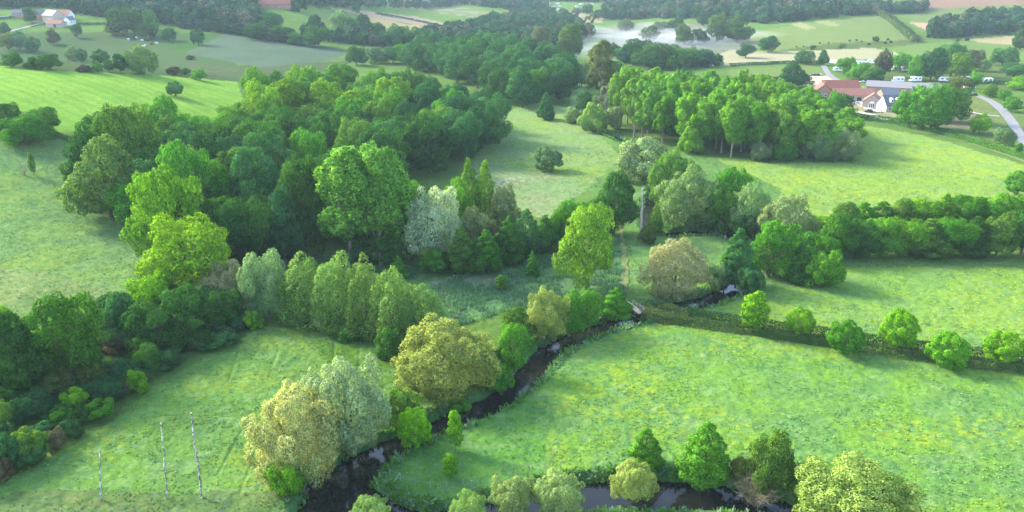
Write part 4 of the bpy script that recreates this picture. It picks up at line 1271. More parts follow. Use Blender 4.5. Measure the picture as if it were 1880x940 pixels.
 ('oak', 1860, 116, 50, 148, 'bm', 'tree below the wide green tree near the right edge', None),
 ('oak', 1872, 54, 34, 92, 'dk3', 'dark tree cut by the right edge on the hill', None),
 ('oak', 1762, 140, 44, 165, 'ol', 'olive tree behind the parked dark cars', None),
 ('oak', 1788, 132, 26, 165, 'fg', 'narrow green tree behind the parked dark cars', None),
 ('oak', 1870, 140, 42, 165, 'lm2', 'lime tree at the right edge above the lane', None),
 ('oak', 1816, 155, 28, 178, 'og', 'olive tree at the bend of the lane', None),
 ('oak', 1842, 164, 26, 185, 'fg', 'small tree right of the bend of the lane', None),
 ('oak', 1690, 158, 86, 238, 'fg', 'big green tree, left half of the pair beside the white-gabled house', None),
 ('oak', 1742, 160, 66, 225, 'fgd', 'dark green tree, right half of the pair beside the white-gabled house', None),
 ('oak', 1708, 182, 66, 238, 'fg', 'round green tree in front of the pair beside the white-gabled house', None),
 ('oak', 1660, 168, 40, 218, 'fg', 'green tree touching the white-gabled house', None),
 ('oak', 1552, 174, 28, 212, 'dk3', 'dark upright tree in front of the red-roofed barns', None),
 ('oak', 1530, 170, 36, 215, 'fg', 'green tree left of the dark upright tree before the barns', None),
 ('ball', 1797, 209, 36, 246, 'lm2', 'round lime tree in the orchard by the lane', None),
 ('oak', 1840, 236, 38, 268, 'gg3', 'pale orchard tree next to the lane', None),
 ('oak', 1856, 178, 32, 205, 'fg', 'small orchard tree above the lane', None),
 ('small', 1870, 262, 12, 282, 'fg', 'tiny young tree by the lane at the right edge', None),
 ('ball', 1866, 315, 44, 358, 'fg', 'round dark tree cut by the right edge in the big right meadow', None),
 ('willow', 1100, 78, 52, 190, 'mst', 'tall brownish mistletoe poplar left of the plantation', None),
 # trees on the clipped hedge
 ('small', 1381, 536, 48, 610, 'lm2', 'tallest narrow lime tree on the clipped double hedge', 'trees on the clipped hedge'),
 ('ball', 1466, 565, 52, 618, 'lm2', 'oval lime tree, second from the left on the clipped hedge', 'trees on the clipped hedge'),
 ('ball', 1548, 588, 66, 650, 'fgb', 'darkest round tree on the clipped hedge', 'trees on the clipped hedge'),
 ('ball', 1645, 569, 64, 642, 'lm2', 'tall oval lime tree in the middle of the right-hand hedge', 'trees on the clipped hedge'),
 ('ball', 1735, 611, 70, 674, 'lm3', 'round knobbly tree right of the tall oval lime tree on the hedge', 'trees on the clipped hedge'),
 ('ball', 1836, 608, 70, 666, 'lm2', 'round lime tree at the right end of the clipped hedge', 'trees on the clipped hedge'),
]
COLR.update({
 'ggl': (0.230, 0.330, 0.190),
 'gd2': (0.305, 0.330, 0.140), 'lm2': (0.125, 0.275, 0.014), 'lm3': (0.085, 0.225, 0.016), 'gy2': (0.240, 0.310, 0.090), 'gy3': (0.205, 0.300, 0.075),
 'fg2': (0.080, 0.200, 0.022), 'sv2': (0.190, 0.280, 0.170), 'pw': (0.135, 0.225, 0.075), 'wf': (0.30, 0.36, 0.22), 'lmt': (0.135, 0.255, 0.035),
 'dk2': (0.034, 0.100, 0.024), 'gg2': (0.185, 0.270, 0.125), 'fw': (0.075, 0.165, 0.045), 'pl2': (0.105, 0.235, 0.050), 'gt': (0.150, 0.200, 0.090),
 'ol2': (0.105, 0.175, 0.055), 'lmo': (0.100, 0.230, 0.018), 'fgd': (0.042, 0.125, 0.016), 'gg3': (0.105, 0.175, 0.100), 'bm2': (0.050, 0.115, 0.075),
 'pub': (0.065, 0.080, 0.045), 'dk3': (0.035, 0.085, 0.030), 'gt2': (0.105, 0.125, 0.075), 'og2': (0.065, 0.115, 0.045), 'md2': (0.042, 0.115, 0.035),
 'gg4': (0.11, 0.15, 0.10), 'bl2': (0.035, 0.08, 0.05), 'mst': (0.100, 0.135, 0.045), 'fgb': (0.050, 0.165, 0.016),
})
for k, cx, yt, w, yb, c, lab, grp in HAND:
    if c == 'mst':
        k = 'poplar'
    kw = {}
    if k == 'wbush':
        k, kw = 'bush', dict(name='willow_tree', cat='tree')
    o = tree(k, cx, yt, w, yb, c, lab, grp, **kw)
    if 'mistletoe' in lab:          # balls of mistletoe high in the boughs
        rng = np.random.default_rng(len(lab))
        for i in range(9 if k == 'spire' else 7):
            H0 = PROTO[k][0][0]; W0 = PROTO[k][0][1]
            a = rng.uniform(0, 6.28); rr_ = W0 * rng.uniform(0.12, 0.42)
            b = put('mistletoe', PROTO['ball'][i % 3][2], o, (rr_ * math.cos(a), rr_ * math.sin(a), H0 * rng.uniform(0.5, 0.88)))
            s = rng.uniform(0.13, 0.2)
            b.scale = (s, s, s * 0.9)
            b.color = (0.085, 0.085, 0.02, 1)
# ---------------------------------------------------------------- woods: every crown one can count is a tree; rows run from the front of the wood to the back
ORD = ['first', 'second', 'third', 'fourth', 'fifth', 'sixth', 'seventh', 'eighth', 'ninth', 'tenth', 'eleventh', 'twelfth', 'thirteenth', 'fourteenth',
       'fifteenth', 'sixteenth', 'seventeenth', 'eighteenth', 'nineteenth', 'twentieth']
CWORD = {'fgd': 'deep green', 'dk': 'dark green', 'dk2': 'dark green', 'dk3': 'dark green', 'bl': 'bluish dark', 'bm': 'bluish green', 'md': 'mid-green', 'fg': 'fresh green', 'og': 'olive green',
         'pl': 'pale green', 'yg': 'yellow-green', 'fg2': 'bright green', 'lm3': 'lime green', 'gt': 'greyish', 'gt2': 'greyish', 'ly2': 'lime-lit', 'pl3': 'fresh lime'}
COLR['ly2'] = (0.130, 0.235, 0.022)
COLR['pl3'] = (0.115, 0.250, 0.028)

def scatter(poly, space, seed, tries=6000, keepout=0.0):
    wp = [tuple(P(a, b)[:2]) for a, b in poly]
    xs = [p[0] for p in wp]; ys = [p[1] for p in wp]
    rng = np.random.default_rng(seed)
    out = []
    cx = rng.uniform(min(xs), max(xs), tries); cy_ = rng.uniform(min(ys), max(ys), tries)
    ok = inpoly(cx, cy_, wp)
    old = np.array([(t[0], t[1], t[2]) for t in TREES]) if keepout else np.zeros((0, 3))
    for x, y in zip(cx[ok], cy_[ok]):
        if any((x - a) ** 2 + (y - b) ** 2 < space ** 2 for a, b in out):
            continue
        if len(old) and ((np.hypot(old[:, 0] - x, old[:, 1] - y) - keepout * old[:, 2] / 2) < 0).any():
            continue
        out.append((x, y))
    return out

def wood(poly, space, seed, kindf, nrows, where, group, keepout=0.55, far=False):
    pts = scatter(poly, space, seed, keepout=keepout)
    info = []
    for x, y in pts:
        z = float(height(np.array([x]), np.array([y]))[0])
        a, b, d = project(x, y, z)
        info.append((float(b), float(a), x, y, z))
    info.sort(reverse=True)
    per = math.ceil(len(info) / nrows)
    for r in range(nrows):
        row = sorted(info[r * per:(r + 1) * per], key=lambda t: t[1])
        for i, (b, a, x, y, z) in enumerate(row):
            kind, W, H, c = kindf(a, b)
            rn = 'front row' if r == 0 else ('back row' if r == nrows - 1 else ORD[r] + ' row')
            lab = '%s %s, %s from left in the %s of %s' % (CWORD[c], {'poplar': 'poplar', 'spire': 'thin poplar'}.get(kind, 'tree'), ORD[i] if i < len(ORD) else 'last', rn, where)
            plant(kind, (x, y, z), W, H, c, lab, group, far)

rw = random.Random(3)
def big_wood(a, b):
    if b < 275 and a < 470:
        return 'oak', rw.uniform(12, 15), rw.uniform(9, 12), rw.choice(['fg2', 'og', 'fg', 'ly2'])
    if b < 262 and a < 735 and rw.random() < 0.8:
        k = rw.choice(['poplar', 'oak', 'oak'])
        return k, rw.uniform(13, 17), rw.uniform(19, 24), rw.choice(['ly2', 'yg', 'pl', 'fg2'])  # sunlight on the crest is painted in as lime leaf tones
    c = rw.choice(['dk', 'dk2', 'bl', 'bm', 'md', 'md', 'dk2', 'fg', 'og'])
    if a > 780 and b < 270:
        c = rw.choice(['bl', 'bm', 'md', 'fg'])
    return 'oak', rw.uniform(13.5, 19), rw.uniform(14, 20), c
wood([(175, 360), (270, 425), (330, 480), (450, 478), (560, 465), (660, 440), (735, 395), (750, 335), (850, 300), (912, 285), (925, 262), (865, 225), (790, 205), (700, 200), (575, 198), (455, 210), (405, 240), (300, 262), (210, 290)],
     11.5, 5, big_wood, 8, 'the big left wood', 'trees of the big left wood', keepout=0.5)

def mid_wood(a, b):
    return 'oak', rw.uniform(15, 21), rw.uniform(15, 21), rw.choice(['bl', 'bl', 'bm', 'dk', 'md', 'bm'])
wood([(740, 122), (830, 150), (905, 178), (950, 200), (1035, 190), (1046, 170), (1035, 140), (990, 122), (930, 112), (850, 104), (780, 100)],
     14.0, 8, mid_wood, 5, 'the dark middle wood', 'trees of the dark middle wood', keepout=0.35)

def plantation(a, b):
    k = 'poplar' if rw.random() < 0.85 else 'spire'
    return k, rw.uniform(9.5, 12.5), rw.uniform(19, 23.5) - 9 * float(S(1400, 1560, a)), rw.choice(['pl3', 'pl3', 'yg', 'fg2', 'pl'])
wood([(1150, 232), (1190, 262), (1285, 284), (1420, 297), (1545, 292), (1572, 280), (1545, 245), (1440, 222), (1330, 212), (1150, 205)],
     8.0, 12, plantation, 5, 'the poplar plantation', 'poplars of the right plantation', keepout=0.2)
for i, (cx, yt, w, yb, c, lab) in enumerate([(1500, 245, 60, 298, 'gg', 'grey-green bush at the front of the plantation, left of its rounded end'), (1545, 240, 66, 300, 'gg2', 'pale willow bush closing the rounded right end of the plantation'),
        (1440, 258, 50, 298, 'fg', 'fresh green bush at the foot of the plantation, middle of its front'), (1395, 262, 40, 298, 'gg', 'grey bush at the foot of the plantation, left of the fresh green one'), (1268, 215, 44, 285, 'pl3', 'low-branched lime tree at the left front of the plantation')]):
    tree('willow' if i < 4 else 'alder', cx, yt, w, yb, c, lab)

def thicket(a, b):
    if b < 655 and rw.random() < 0.6:
        return 'oak', rw.uniform(6, 9), rw.uniform(5.5, 8), rw.choice(['dk2', 'md', 'bm', 'og', 'fgd'])
    if rw.random() < 0.25:
        return 'oak', rw.uniform(4.5, 6.5), rw.uniform(4, 5.5), rw.choice(['dk2', 'md', 'bm', 'bl', 'og'])
    return 'bush', rw.uniform(3.5, 5.5), rw.uniform(1.8, 3.4), rw.choice(['bl', 'bm', 'md', 'dk2', 'bm', 'og'])
wood([(-70, 660), (60, 640), (150, 625), (250, 575), (330, 560), (400, 575), (440, 600), (370, 635), (290, 680), (235, 735), (160, 785), (70, 850), (-70, 900)],
     4.2, 33, thicket, 9, 'the shady scrub bank', 'thicket of the scrub bank', keepout=0.55)

# the long tall hedge on the right: two rows of trees grown together
n = 0
for row, (pts, nm) in enumerate([([(1500, 452), (1530, 440), (1590, 430), (1650, 425), (1720, 424), (1800, 420), (1880, 418), (1960, 416)], 'back'), ([(1500, 480), (1540, 472), (1600, 470), (1700, 470), (1800, 470), (1880, 470), (1960, 470)], 'front')]):
    ln = world_line([(a, b, 0) for a, b in pts], 12)
    acc, last, k = 0.0, None, 0
    for x, y, _ in ln:
        if last is None or math.hypot(x - last[0], y - last[1]) > 5.6:
            last = (x, y)
            z = float(height(np.array([x]), np.array([y]))[0])
            px_, _, _ = project(x, y, z)
            if px_ > 1905 or px_ < 1470: continue
            c = rw.choice(['fgd', 'fgb', 'fg', 'dk2', 'og', 'fgb', 'lmo', 'fg2'])
            CWORD.update({'fgd': 'deep green', 'fgb': 'leaf-green', 'lmo': 'lime-sided'})
            plant(rw.choice(['oak', 'alder', 'oak']), (x, y, z), rw.uniform(9, 12.5), rw.uniform(8.2, 10.2) * (1.12 if row else 1.0) * (0.65 if px_ < 1530 else 1), c,
                  '%s tree, %s from left in the %s row of the long tall hedge' % (CWORD[c], ORD[min(k, 19)], nm), 'trees of the long tall hedge')
            k += 1

# ---------------------------------------------------------------- far woods that read as one mass
def far_wood(name, poly, space, seed, cols, h=(10, 16), w=(10, 16), label=None):
    pts = scatter(poly, space, seed, tries=9000)
    rng = np.random.default_rng(seed)
    Vs, Fs, Vv, Cc, Nv = [], [], [], [], []
    off = 0
    for x, y in pts:
        pr = PROTO[['oak', 'oak', 'oak', 'alder', 'willow'][rng.integers(5)]]
        pr = FARCL[rng.integers(len(FARCL))]
        vs, fs, vv, ln = pr
        H = rng.uniform(*h); W = rng.uniform(*w)
        a = rng.uniform(0, 6.28); ca, sa = math.cos(a), math.sin(a)
        z = float(height(np.array([x]), np.array([y]))[0])
        q = np.stack([(vs[:, 0] * ca - vs[:, 1] * sa) * W + x, (vs[:, 0] * sa + vs[:, 1] * ca) * W + y, vs[:, 2] * H + z], 1)
        Nv.append(np.stack([ln[:, 0] * ca - ln[:, 1] * sa, ln[:, 0] * sa + ln[:, 1] * ca, ln[:, 2]], 1))
        Vs.append(q); Fs.append(fs + off); off += len(vs)
        c = np.array(COLR[cols[rng.integers(len(cols))]]) * rng.uniform(0.85, 1.15)
        cc = np.ones((len(vs), 4)); cc[:, :3] = c[None] * (0.55 + 0.9 * vv[:, None])
        Cc.append(cc)
    me = mesh_np(name, np.concatenate(Vs), np.concatenate(Fs), [MAT['blades']], {'tint': ('FLOAT_COLOR', np.concatenate(Cc))}, normals=np.concatenate(Nv))
    o = put(name, me)
    tag(o, label, 'wood', None, 'stuff')
    return o
FARCL = []
for s_ in range(5):
    rng_ = np.random.default_rng(900 + s_)
    H_, W_, z_, lob_ = lobes_for('oak', rng_)
    vs_, fs_, vv_ = leaf_cloud(rng_, lob_, 900, 1.5, 0.9, 0.5)
    vs_ = normalise(vs_, H_, W_, 0.0); ln_ = LEAF_N
    FARCL.append((vs_ / np.array([W_, W_, H_]), fs_, vv_, ln_))
DK = ['bl', 'dk', 'bl2', 'dk3', 'bm', 'gt2']
far_wood('far_wood', [(130, 22), (330, 50), (480, 55), (470, 30), (470, 8), (300, 2), (130, 2)], 9.0, 21, DK, label='dark wooded slope behind the left farm and pasture')
far_wood('far_wood', [(540, 22), (600, 14), (720, 14), (850, 8), (1000, 28), (1000, 6), (900, -4), (540, -4)], 13.0, 22, DK, label='bluish wood along the top of the photo above the ploughed strips')
far_wood('far_wood', [(780, 72), (850, 60), (905, 44), (960, 30), (1050, 45), (1080, 70), (1040, 90), (1010, 112), (930, 110), (850, 100), (780, 98)], 11.0, 23, DK + ['bm', 'md2'], label='dense dark wood filling the valley between strips and mist')
far_wood('far_wood', [(1110, 36), (1200, 34), (1330, 36), (1400, 44), (1470, 38), (1560, 30), (1600, 22), (1540, 6), (1400, 2), (1200, 2), (1110, 14)], 11.0, 24, DK, label='dark wooded ridge above the mist and the right green hill')
far_wood('far_wood', [(1560, 28), (1690, 24), (1700, 14), (1600, 14)], 9.0, 25, DK, h=(8, 12), label='thin dark wood between the reddish field and the green hill')
far_wood('far_wood', [(1705, 70), (1760, 68), (1900, 58), (1980, 55), (1980, 38), (1880, 36), (1780, 40), (1720, 52)], 10.0, 26, DK + ['dk2'], label='dark wood on the right hill beside the hedge line')
far_wood('far_wood', [(560, 72), (640, 80), (730, 90), (790, 96), (780, 76), (700, 76), (640, 72), (560, 66)], 8.5, 27, DK + ['fg', 'gt'], h=(7, 12), w=(8, 12), label='loose thicket between the pale green field and the middle wood')
far_wood('far_wood', [(330, 52), (400, 60), (470, 72), (540, 82), (550, 74), (480, 62), (400, 48), (340, 44)], 7.0, 28, DK, h=(6, 9), w=(7, 10), label='dark hedge wood along the top edge of the pale green field')
far_wood('far_wood', [(-60, 14), (130, 14), (140, 4), (-60, 2)], 10.0, 29, DK, label='dark trees above the left farm at the top left corner')
far_wood('far_wood', [(1000, 3), (1130, 3), (1130, -6), (1000, -6)], 13.0, 31, DK, label='bluish trees behind the far village at the top of the photo')
far_wood('far_wood', [(1120, 100), (1150, 118), (1230, 130), (1330, 122), (1290, 116), (1180, 100)], 9.0, 32, ['bm', 'md', 'bl', 'fg'], h=(6, 10), w=(7, 10), label='scrub at the back of the plantation below the dark clump')

# ---------------------------------------------------------------- clipped hedges: leaf skin over a long rounded bank
def hedge(name, line, hw, h, cols, label, seed, dens=46, size=0.2, wob=0.12, group=None, cat='hedge'):
    rng = np.random.default_rng(seed)
    p = np.array([(x, y) for x, y, _ in line])
    seg = np.hypot(*np.diff(p, axis=0).T)
    cum = np.concatenate([[0], np.cumsum(seg)])
    L = cum[-1]
    n = int(L * (2 * h + 2 * hw) * dens)
    s = rng.uniform(0, L, n)
    k = np.clip(np.searchsorted(cum, s) - 1, 0, len(seg) - 1)
    t = ((s - cum[k]) / seg[k])[:, None]
    c = p[k] * (1 - t) + p[k + 1] * t
    d = (p[k + 1] - p[k]) / seg[k][:, None]
    nx = np.stack([-d[:, 1], d[:, 0]], 1)
    u = rng.uniform(-1, 1, n) * (h + hw)
    side = np.where(np.abs(u) > hw, np.sign(u) * hw, u)
    hh = h * (1 + wob * (fbm(s / 3.0, s * 0 + seed, 3, seed) - 0.5) * 2)
    zz = np.where(np.abs(u) > hw, hh - (np.abs(u) - hw) * hh / h, hh)
    w2 = 1 + wob * 2 * (fbm(s / 2.2, u * 0.4, 2, seed + 3) - 0.5)
    xy = c + nx * (side * w2)[:, None]
    z0 = height(xy[:, 0], xy[:, 1])
    pos = np.column_stack([xy, z0 + zz + rng.normal(0, 0.06, n)])
    nn = np.where((np.abs(u) > hw)[:, None], np.column_stack([nx * np.sign(u)[:, None], np.zeros(n)]), np.array([0, 0, 1.0]))
    nn = nn + rng.normal(0, 0.55, (n, 3)); nn /= np.linalg.norm(nn, axis=1)[:, None]
    t_ = rng.normal(0, 1, (n, 3)); t_ -= nn * (t_ * nn).sum(1)[:, None]; t_ /= np.linalg.norm(t_, axis=1)[:, None]
    b = np.cross(nn, t_)
    sz = size * rng.uniform(0.6, 1.4, n)[:, None]
    vs = np.stack([pos - t_ * sz * .5, pos - b * sz * .45, pos + t_ * sz * .5, pos + b * sz * .45], 1).reshape(-1, 3)
    cc = np.array([COLR[q] for q in cols])[rng.integers(0, len(cols), n)] * (0.7 + 0.6 * rng.random(n))[:, None]
    cc = np.column_stack([cc, np.ones(n)])
    hn = np.where((np.abs(u) > hw)[:, None], np.column_stack([nx * np.sign(u)[:, None], np.full(n, 0.35)]), np.column_stack([nx * (u / hw * 0.4)[:, None], np.ones(n)])) + 0.35 * nn
    me = mesh_np(name, vs, np.arange(4 * n).reshape(n, 4), [MAT['blades']], {'tint': ('FLOAT_COLOR', np.repeat(cc, 4, 0))}, normals=np.repeat(hn / np.linalg.norm(hn, axis=1)[:, None], 4, 0))
    return tag(put(name, me), label, cat, group)
COLR['hdg2'] = (0.062, 0.118, 0.026)
COLR['hdg'] = (0.052, 0.100, 0.024)
hedge('hedge', world_line([(1178, 584, 0), (1240, 594, 0), (1340, 608, 0), (1460, 626, 0), (1560, 641, 0), (1700, 662, 0), (1880, 686, 0), (1980, 700, 0)], 6), 0.8, 1.7, ['hdg', 'hdg2', 'hdg'], 'front clipped hedge of the double row across the buttercup meadow', 61)
hedge('hedge', world_line([(1262, 584, 0), (1340, 595, 0), (1460, 612, 0), (1560, 626, 0), (1700, 645, 0), (1880, 668, 0), (1980, 682, 0)], 6), 0.6, 2.0, ['dk', 'dk2', 'dk'], 'back clipped hedge of the double row, darker side, with round trees on it', 62)  # shade on its near face is put into the dark leaf colours
hedge('hedge', world_line([(1640, 222, 0), (1700, 240, 0), (1780, 262, 0), (1880, 292, 0), (1960, 318, 0)], 6), 0.8, 1.5, ['fg', 'md', 'fg2'], 'long hedge along the path from the farm to the right edge, near side', 63, 12, 0.4)
hedge('hedge', world_line([(1716, 240, 0), (1780, 256, 0), (1880, 284, 0), (1960, 308, 0)], 6), 0.9, 1.6, ['fg', 'fg2', 'lm3'], 'lighter hedge along the orchard side of the path', 64, 12, 0.4)
hedge('hedge', world_line([(1545, 212, 0), (1580, 218, 0), (1650, 228, 0), (1690, 240, 0)], 6), 2.0, 2.2, ['bm', 'md', 'fg'], 'broad rough hedge in front of the farm road', 65, 8, 0.5)
hedge('hedge', world_line([(100, 248, 0), (125, 258, 0), (150, 266, 0)], 6), 0.8, 1.3, ['og', 'md'], 'short hedge between the field clump and the big wood', 66, 12, 0.4)
hedge('hedge', world_line([(1612, 26, 0), (1634, 38, 0), (1655, 56, 0), (1680, 78, 0)], 6), 3.0, 5.0, ['ol', 'og2', 'dk3'], 'thick overgrown hedge running down between the right hill fields', 67, 3, 1.0, 0.35)
hedge('hedge', world_line([(1420, 148, 0), (1480, 146, 0)], 4), 1.0, 2.2, ['bl', 'md'], 'dark hedge left of the camp lane', 68, 6, 0.6)
hedge('hedge', world_line([(1462, 156, 0), (1495, 156, 0)], 4), 1.0, 2.4, ['md', 'bm'], 'clipped hedge block beside the red barn yard', 69, 6, 0.6)
hedge('hedge', world_line([(1800, 155, 0), (1856, 155, 0)], 4), 1.0, 2.2, ['bl', 'md'], 'dark clipped hedge under the white trailers near the right edge', 70, 6, 0.6)
hedge('hedge', world_line([(1780, 166, 0), (1800, 172, 0), (1822, 178, 0)], 4), 1.0, 1.8, ['fg2', 'lm3'], 'light green hedge beside the lane junction', 71, 6, 0.6)
hedge('hedge', world_line([(1340, 122, 0), (1370, 120, 0), (1470, 116, 0), (1510, 118, 0)], 4), 1.0, 2.0, ['bl', 'md2'], 'thin dark hedge along the lower edge of the straw field', 72, 5, 0.7)
hedge('hedge', world_line([(140, 46, 0), (200, 45, 0)], 4), 1.2, 2.0, ['bl', 'md2'], 'dark hedge right of the left farm', 73, 5, 0.7)
hedge('hedge', world_line([(690, 26, 0), (760, 38, 0), (830, 54, 0)], 4), 1.2, 2.4, ['dk3', 'bl'], 'dark hedge between the pink ploughed strip and the straw strip', 74, 3, 0.9)
hedge('hedge', world_line([(-20, 17, 0), (25, 17, 0)], 4), 1.2, 2.0, ['bl', 'md2'], 'dark hedge above the cars at the left farm', 75, 5, 0.7)
hedge('hedge', world_line([(-20, 38, 0), (30, 33, 0)], 4), 1.2, 2.0, ['bl', 'md2'], 'dark hedge below the cars at the left farm', 76, 5, 0.7)

# small bushes dotted on the right hill terrace
for k, (cx, cy_) in enumerate([(1492, 88), (1545, 85), (1607, 73), (1635, 77), (1595, 81), (1625, 79), (1505, 79), (1521, 79), (1560, 75), (1572, 74), (1582, 76), (1462, 86), (1475, 85), (1630, 72), (1758, 74), (1775, 73)]):
    w = [11, 14, 13, 6, 6, 6, 4, 4, 5, 5, 4, 3, 3, 5, 6, 8][k]
    q, W, H = solve('bush', cx, cy_ - w * 0.45, w, cy_ + w * 0.3)
    plant('bush', q, W, max(1.2, H), 'bl' if k != 1 else 'gg3', '%s bush on the right hill terrace, %s' % ('pale' if k == 1 else 'dark', ['below the sloping crop at its left end', 'right of the first dark one', 'the largest, on the terrace line', 'just right and below the largest', 'left and below the largest', 'nearest under the largest', 'small, left of the tiny row', 'small, right beside another tiny one', 'in the middle of the tiny row', 'right of the middle of the tiny row', 'last of the tiny row before the largest', 'tiny, at the far left end', 'tiny, second from the left end', 'tiny, just right of the largest', 'reddish, left of two on the straw corner', 'reddish, right of two on the straw corner'][k]), 'bushes on the right hill terrace', far=True)
# ---------------------------------------------------------------- buildings
def local(name, mb, mats, parent, label=None):
    o = mb.build(name, mats, parent)
    if label: o['label'] = label
    return o

def house(name, label, px, py, L, Wd, eave, ridge, ang, roof, wall, cat='house', windows=3, gable_win=0, chimneys=(), dormers=(), door=None, group=None, half=False, arch=False, gable_wall=None, simple=False):
    q = P(px, py)
    o = empty(name, (q[0], q[1], q[2] - 0.2), R(ang))
    tag(o, label, cat, group)
    h = Wd / 2
    mb = MB()
    prof = [(-h, -1.5), (h, -1.5), (h, eave), (0, ridge), (-h, eave)]
    mb.prism(prof, -L / 2, L / 2)
    local('wall', mb, [MAT[wall]], o)
    if gable_wall:
        g = MB()
        g.prism([(-h + .02, 0.0), (h - .02, 0.0), (h - .02, eave), (0, ridge - 0.05), (-h + .02, eave)], -L / 2 - 0.06, -L / 2 - 0.003)
        local('gable', g, [MAT[gable_wall]], o, 'white rendered gable end')
    rm = MB()
    ov, th = 0.35, 0.22
    sl = (ridge - eave) / h
    for s in (-1, 1):
        a = (s * (h + ov), eave - ov * sl)
        pr = [(0.0, ridge + 0.02), a, (a[0], a[1] + th), (0.0, ridge + 0.02 + th)]
        if s > 0:
            pr = pr[::-1]
        rm.prism(pr, -L / 2 - 0.3, L / 2 + 0.3)
    rf = local('roof', rm, [MAT[roof]], o)
    for (cx, side) in chimneys:
        c = MB()
        c.box((cx, side * h * 0.25, ridge + 0.35), (0.9, 0.7, 2.0))
        c.box((cx, side * h * 0.25, ridge + 1.40), (1.05, 0.85, 0.12))
        local('chimney', c, [MAT['brick']], rf)
    for (cx, s) in dormers:
        d = MB()
        zc = eave + (ridge - eave) * 0.42
        yb = s * h * 0.58
        d.box((cx, yb + s * 0.35, zc + 0.35), (1.5, 1.6, 1.5))
        d.add([(cx - 0.85, yb + s * 1.2, zc + 1.1), (cx + 0.85, yb + s * 1.2, zc + 1.1), (cx, yb + s * 1.2, zc + 1.8), (cx - 0.85, yb - s * 0.9, zc + 1.1), (cx + 0.85, yb - s * 0.9, zc + 1.1), (cx, yb - s * 0.9, zc + 1.8)],
              [(0, 1, 2), (3, 5, 4), (0, 2, 5, 3), (1, 4, 5, 2), (0, 3, 4, 1)])
        dd = local('dormer', d, [MAT['whitepaint']], rf)
        p = MB(); p.box((cx, yb + s * 1.165, zc + 0.4), (0.9, 0.04, 0.9))
        local('pane', p, [MAT['glass']], dd)
    if simple:
        windows = min(windows, 2)
    for s in (-1, 1):
        for i in range(windows):
            x = -L / 2 + L * (i + 0.7) / (windows + 0.4)
            f = MB(); f.box((x, s * (h + 0.015), eave * 0.55), (1.3, 0.09, 1.35))
            w = local('window', f, [MAT['whitepaint']], o)
            g = MB(); g.box((x, s * (h + 0.062), eave * 0.55), (1.05, 0.03, 1.1))
            local('pane', g, [MAT['glass']], w)
    for s in (-1, 1):
        for k in range(gable_win):
            y = (k - (gable_win - 1) / 2) * 2.4
            f = MB(); f.box((s * (L / 2 + 0.075), y, eave * 0.55), (0.09, 1.2, 1.4))
            w = local('window', f, [MAT['whitepaint']], o)
            g = MB(); g.box((s * (L / 2 + 0.122), y, eave * 0.55), (0.03, 0.95, 1.15))
            local('pane', g, [MAT['glass']], w)
    if arch:
        f = MB()
        pts = [(-1.5, 0.2), (1.5, 0.2), (1.5, 2.2)] + [(1.5 * math.cos(t), 2.2 + 1.5 * math.sin(t)) for t in [math.pi * k / 8 for k in range(1, 8)]] + [(-1.5, 2.2)]
        f.prism(pts, -L / 2 - 0.12, -L / 2 - 0.003)
        w = local('window', f, [MAT['whitepaint']], o, 'arched white window filling the gable')
        for yy in (-0.9, 0, 0.9):
            g = MB(); g.box((-L / 2 - 0.135, yy, 1.6), (0.03, 0.6, 2.0))
            local('pane', g, [MAT['glass']], w)
    if door:
        d = MB(); d.box((door, -(h + 0.02), 1.15), (2.4 if 'barn' in name else 1.1, 0.1, 2.7 if 'barn' in name else 2.1))
        local('door', d, [MAT['darkwood']], o)
    return o

FARM = 'buildings of the right-hand farm'
house('barn', 'large red-tiled barn at the back left of the right-hand farm', 1541, 176, 19, 9.5, 5.0, 9.0, 0, 'rooftile', 'brick', 'barn', 3, 1, door=2.0, group=FARM)
house('farmhouse', 'brick farmhouse wing with gable at the left end of the large red barn', 1508, 182, 10.5, 8.0, 5.6, 9.0, 78, 'rooftile', 'brick', 'farmhouse', 3, 2, chimneys=((-3.5, 0), (3.5, 0)), group=FARM)
house('barn', 'long low red-tiled barn across the front of the right-hand farm', 1562, 184, 22, 8.0, 3.4, 6.6, -3, 'paletile', 'palebrick', 'barn', 4, 1, door=3.0, group=FARM)
house('farmhouse', 'red-roofed gabled house with an arched white window', 1601, 196, 10, 9.0, 3.6, 7.2, 63, 'paletile', 'palebrick', 'house', 3, 0, arch=True, group=FARM)
house('cottage', 'slate-roofed cottage with a white gable and two white dormers', 1632, 203, 9.5, 8.0, 3.4, 8.0, 12, 'slate', 'palebrick', 'house', 3, 1, dormers=((-1.5, -1), (2.2, -1)), gable_wall='whitewall', door=0.2, group=FARM)
house('outbuilding', 'small dark-roofed brick outbuilding behind the slate-roofed cottage', 1629, 182, 9.5, 8.0, 3.2, 6.0, 5, 'slate', 'brick', 'outbuilding', 2, 1, group=FARM)
house('barn', 'long grey sheet-roofed barn with a red brick end', 1630, 170, 24, 12, 4.0, 6.6, -24, 'greyroof', 'brick', 'barn', 4, 1, door=-4.0, group=FARM)
house('shed', 'wide low grey-roofed shed at the right end of the farm', 1684, 168, 20, 12, 3.2, 5.0, -10, 'greyroof', 'palebrick', 'shed', 4, 1, door=2.0, group=FARM)
LF = 'buildings of the left-hand farm'
house('farmhouse', 'small red-brick house with grey roof, leftmost at the left farm', 36, 32, 10, 8, 4.5, 7.5, 10, 'slate', 'brick', 'house', 3, 1, chimneys=((3, 0),), group=LF)
house('barn', 'blue-grey roofed barn between the dark tree and the main farm building', 76, 36, 10, 9, 5.0, 8.5, 70, 'slate', 'brick', 'barn', 2, 1, group=LF)
